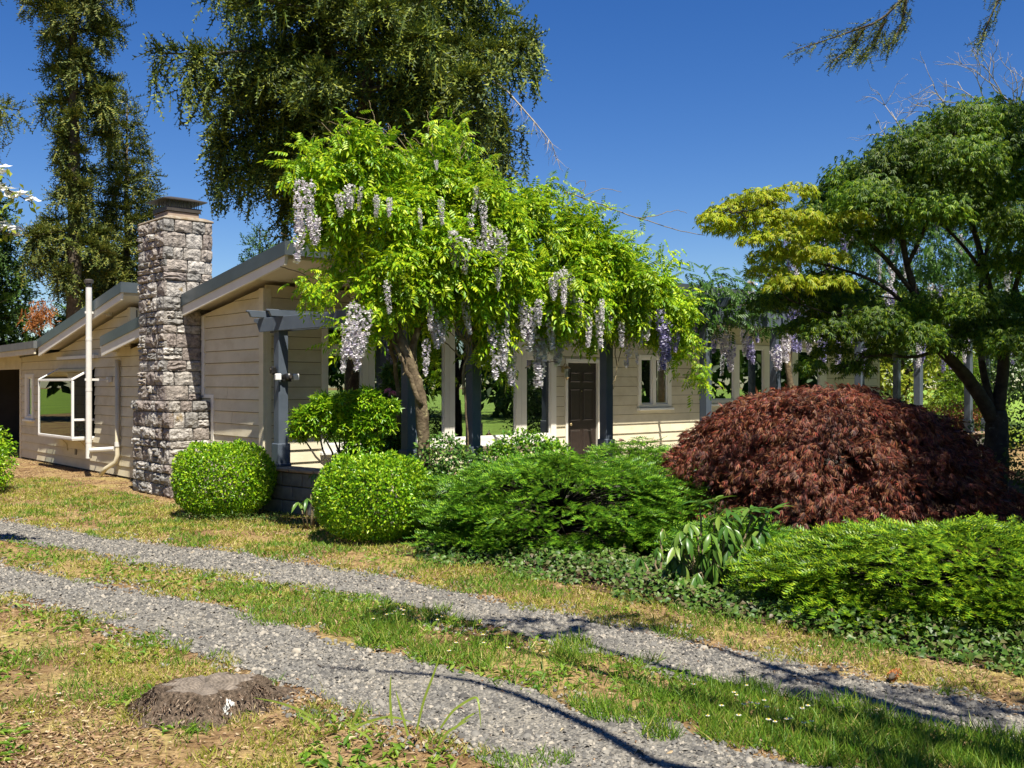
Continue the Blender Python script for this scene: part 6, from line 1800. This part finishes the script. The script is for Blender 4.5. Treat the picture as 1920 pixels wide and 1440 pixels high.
# daisies
dm = MB()
pet = t_multi([(t_leaf2(.013, .006, .1, .1), i * 6.283 / 9, (0, 0, .0), .1) for i in range(9)])
tmp = np_obj('petals', pet[0], pet[1], M['petal']); pet_me = tmp.data; bpy.data.objects.remove(tmp)
mb = MB(); mb.tube([(0, 0, -.002), (0, 0, .004), (0, 0, .006)], [.004, .0045, .001], 6); M['dcent'] = solid('daisy centre', [(.6, .4, .03), (.7, .5, .05)], 50, .7); tmp = mb.build('centre', M['dcent']); cen_me = tmp.data; bpy.data.objects.remove(tmp)
mb = MB(); mb.tube([(.004, 0, -.075), (0, 0, -.03), (0, 0, 0)], .0012, 4); tmp = mb.build('stalk', M['shoot']); sta_me = tmp.data; bpy.data.objects.remove(tmp)
dp = [(713, 1137), (735, 1150), (752, 1142), (757, 1144), (740, 1146), (725, 1152), (756, 1152), (818, 1152), (828, 1156), (820, 1162), (600, 1168), (906, 1190), (915, 1183), (943, 1180), (907, 1205), (953, 1214), (842, 1220), (855, 1205), (1300, 1283), (1376, 1298), (1381, 1303), (1400, 1285), (1353, 1323), (1385, 1341), (1407, 1317), (1420, 1319), (1433, 1313), (1438, 1325), (1395, 1320), (1504, 1328), (1515, 1323), (1441, 1349), (1453, 1353), (1475, 1348), (1482, 1347), (1507, 1355), (1522, 1352), (1537, 1211), (155, 1226), (110, 1300), (60, 1335), (1327, 1342), (700, 1160), (1020, 1222)]
for (px, py) in dp:
    Z = 1840 * (CAM_H - .075) / (py - 720)
    e = empty('daisy', ((px - 960) / 1840 * Z, Z, .076), rng.uniform(0, 6), 'small white daisy flower in the driveway grass', 'flower', 'daisies in the grass')
    sc_ = rng.uniform(.9, 1.25); e.scale = (sc_, sc_, 1)
    for nm, me in (('petals', pet_me), ('centre', cen_me), ('stalk', sta_me)):
        link(bpy.data.objects.new(nm, me), e)
# fallen cone on the far track
pcn = empty('pine_cone', (2.16, 5.55, .012), .9, 'brown pine cone lying on the gravel track', 'cone')
mb = MB(); mb.tube([(-.07, 0, .02), (-.05, 0, .022), (0, 0, .026), (.05, 0, .022), (.075, 0, .02)], [.006, .016, .021, .015, .004], 8); mb.build('core', M['bark_con'], pcn)
n_ = 90; t = rng.uniform(-.065, .06, n_); a = np.arange(n_) * 2.4
P = np.stack([t, np.cos(a) * .017, np.sin(a) * .017 + .024], -1)
leaves('scales', [t_leaf2(.016, .012, .2, .2)], P, nrm(np.stack([.6 + 0 * a, np.cos(a), np.sin(a)], -1)), rdir(n_), 1.0, M['deadleaf'], pcn, None)
# long grass blades right in front of the camera
M['longb'] = leaf_mat('long grass blades', [(0.16, 0.27, 0.03), (0.26, 0.36, 0.05), (0.34, 0.40, 0.08)], .45, .35)
lg = empty('grass_tuft', (-.72, 4.55, 0), 0, 'tuft of long arching grass blades at the lower photo edge', 'grass tuft')
lo = np.array(lg.location)
def blade(pts, w):
    q = np.array(pts, float); n = len(q); t = np.linspace(0, n - 1, n * 4 - 3)
    q = np.stack([np.interp(t, np.arange(n), q[:, i]) for i in range(3)], -1)
    for _ in range(2): q[1:-1] = (q[:-2] + 2 * q[1:-1] + q[2:]) / 4
    ww = w * np.sin(np.pi * np.linspace(.25, 1.0, len(q))) ** .7 * .5 + .0006
    side = nrm(np.cross(np.gradient(q, axis=0), np.array([0.2, -1, .3])))
    V = np.concatenate([q - side * ww[:, None], q + side * ww[:, None]]); m = len(q); i = np.arange(m - 1)
    np_obj('blade', V, np.stack([i, i + 1, i + 1 + m, i + m], -1), M['longb'], lg)
for pts in ([(585, 1345, 4.5), (560, 1330, 4.6), (520, 1316, 4.75), (475, 1308, 4.9)], [(765, 1380, 4.45), (752, 1330, 4.45), (742, 1295, 4.45)], [(780, 1375, 4.5), (795, 1310, 4.5), (815, 1260, 4.5), (832, 1205, 4.5)], [(826, 1365, 4.5), (850, 1330, 4.5), (893, 1304, 4.5), (898, 1318, 4.45), (902, 1365, 4.45)], [(850, 1368, 4.5), (875, 1345, 4.5), (895, 1335, 4.5)],
            [(690, 1355, 4.55), (715, 1345, 4.55), (745, 1345, 4.55), (772, 1354, 4.5)], [(660, 1365, 4.5), (668, 1340, 4.5), (677, 1312, 4.5)], [(735, 1360, 4.5), (731, 1310, 4.5), (733, 1265, 4.5)], [(600, 1368, 4.5), (580, 1350, 4.5), (560, 1340, 4.55)], [(655, 1370, 4.45), (690, 1352, 4.45), (740, 1340, 4.4)], [(820, 1400, 4.4), (840, 1370, 4.4), (880, 1350, 4.4)], [(700, 1400, 4.4), (690, 1380, 4.4), (650, 1360, 4.4)]):
    blade([at(*p_) - lo for p_ in pts], .010)
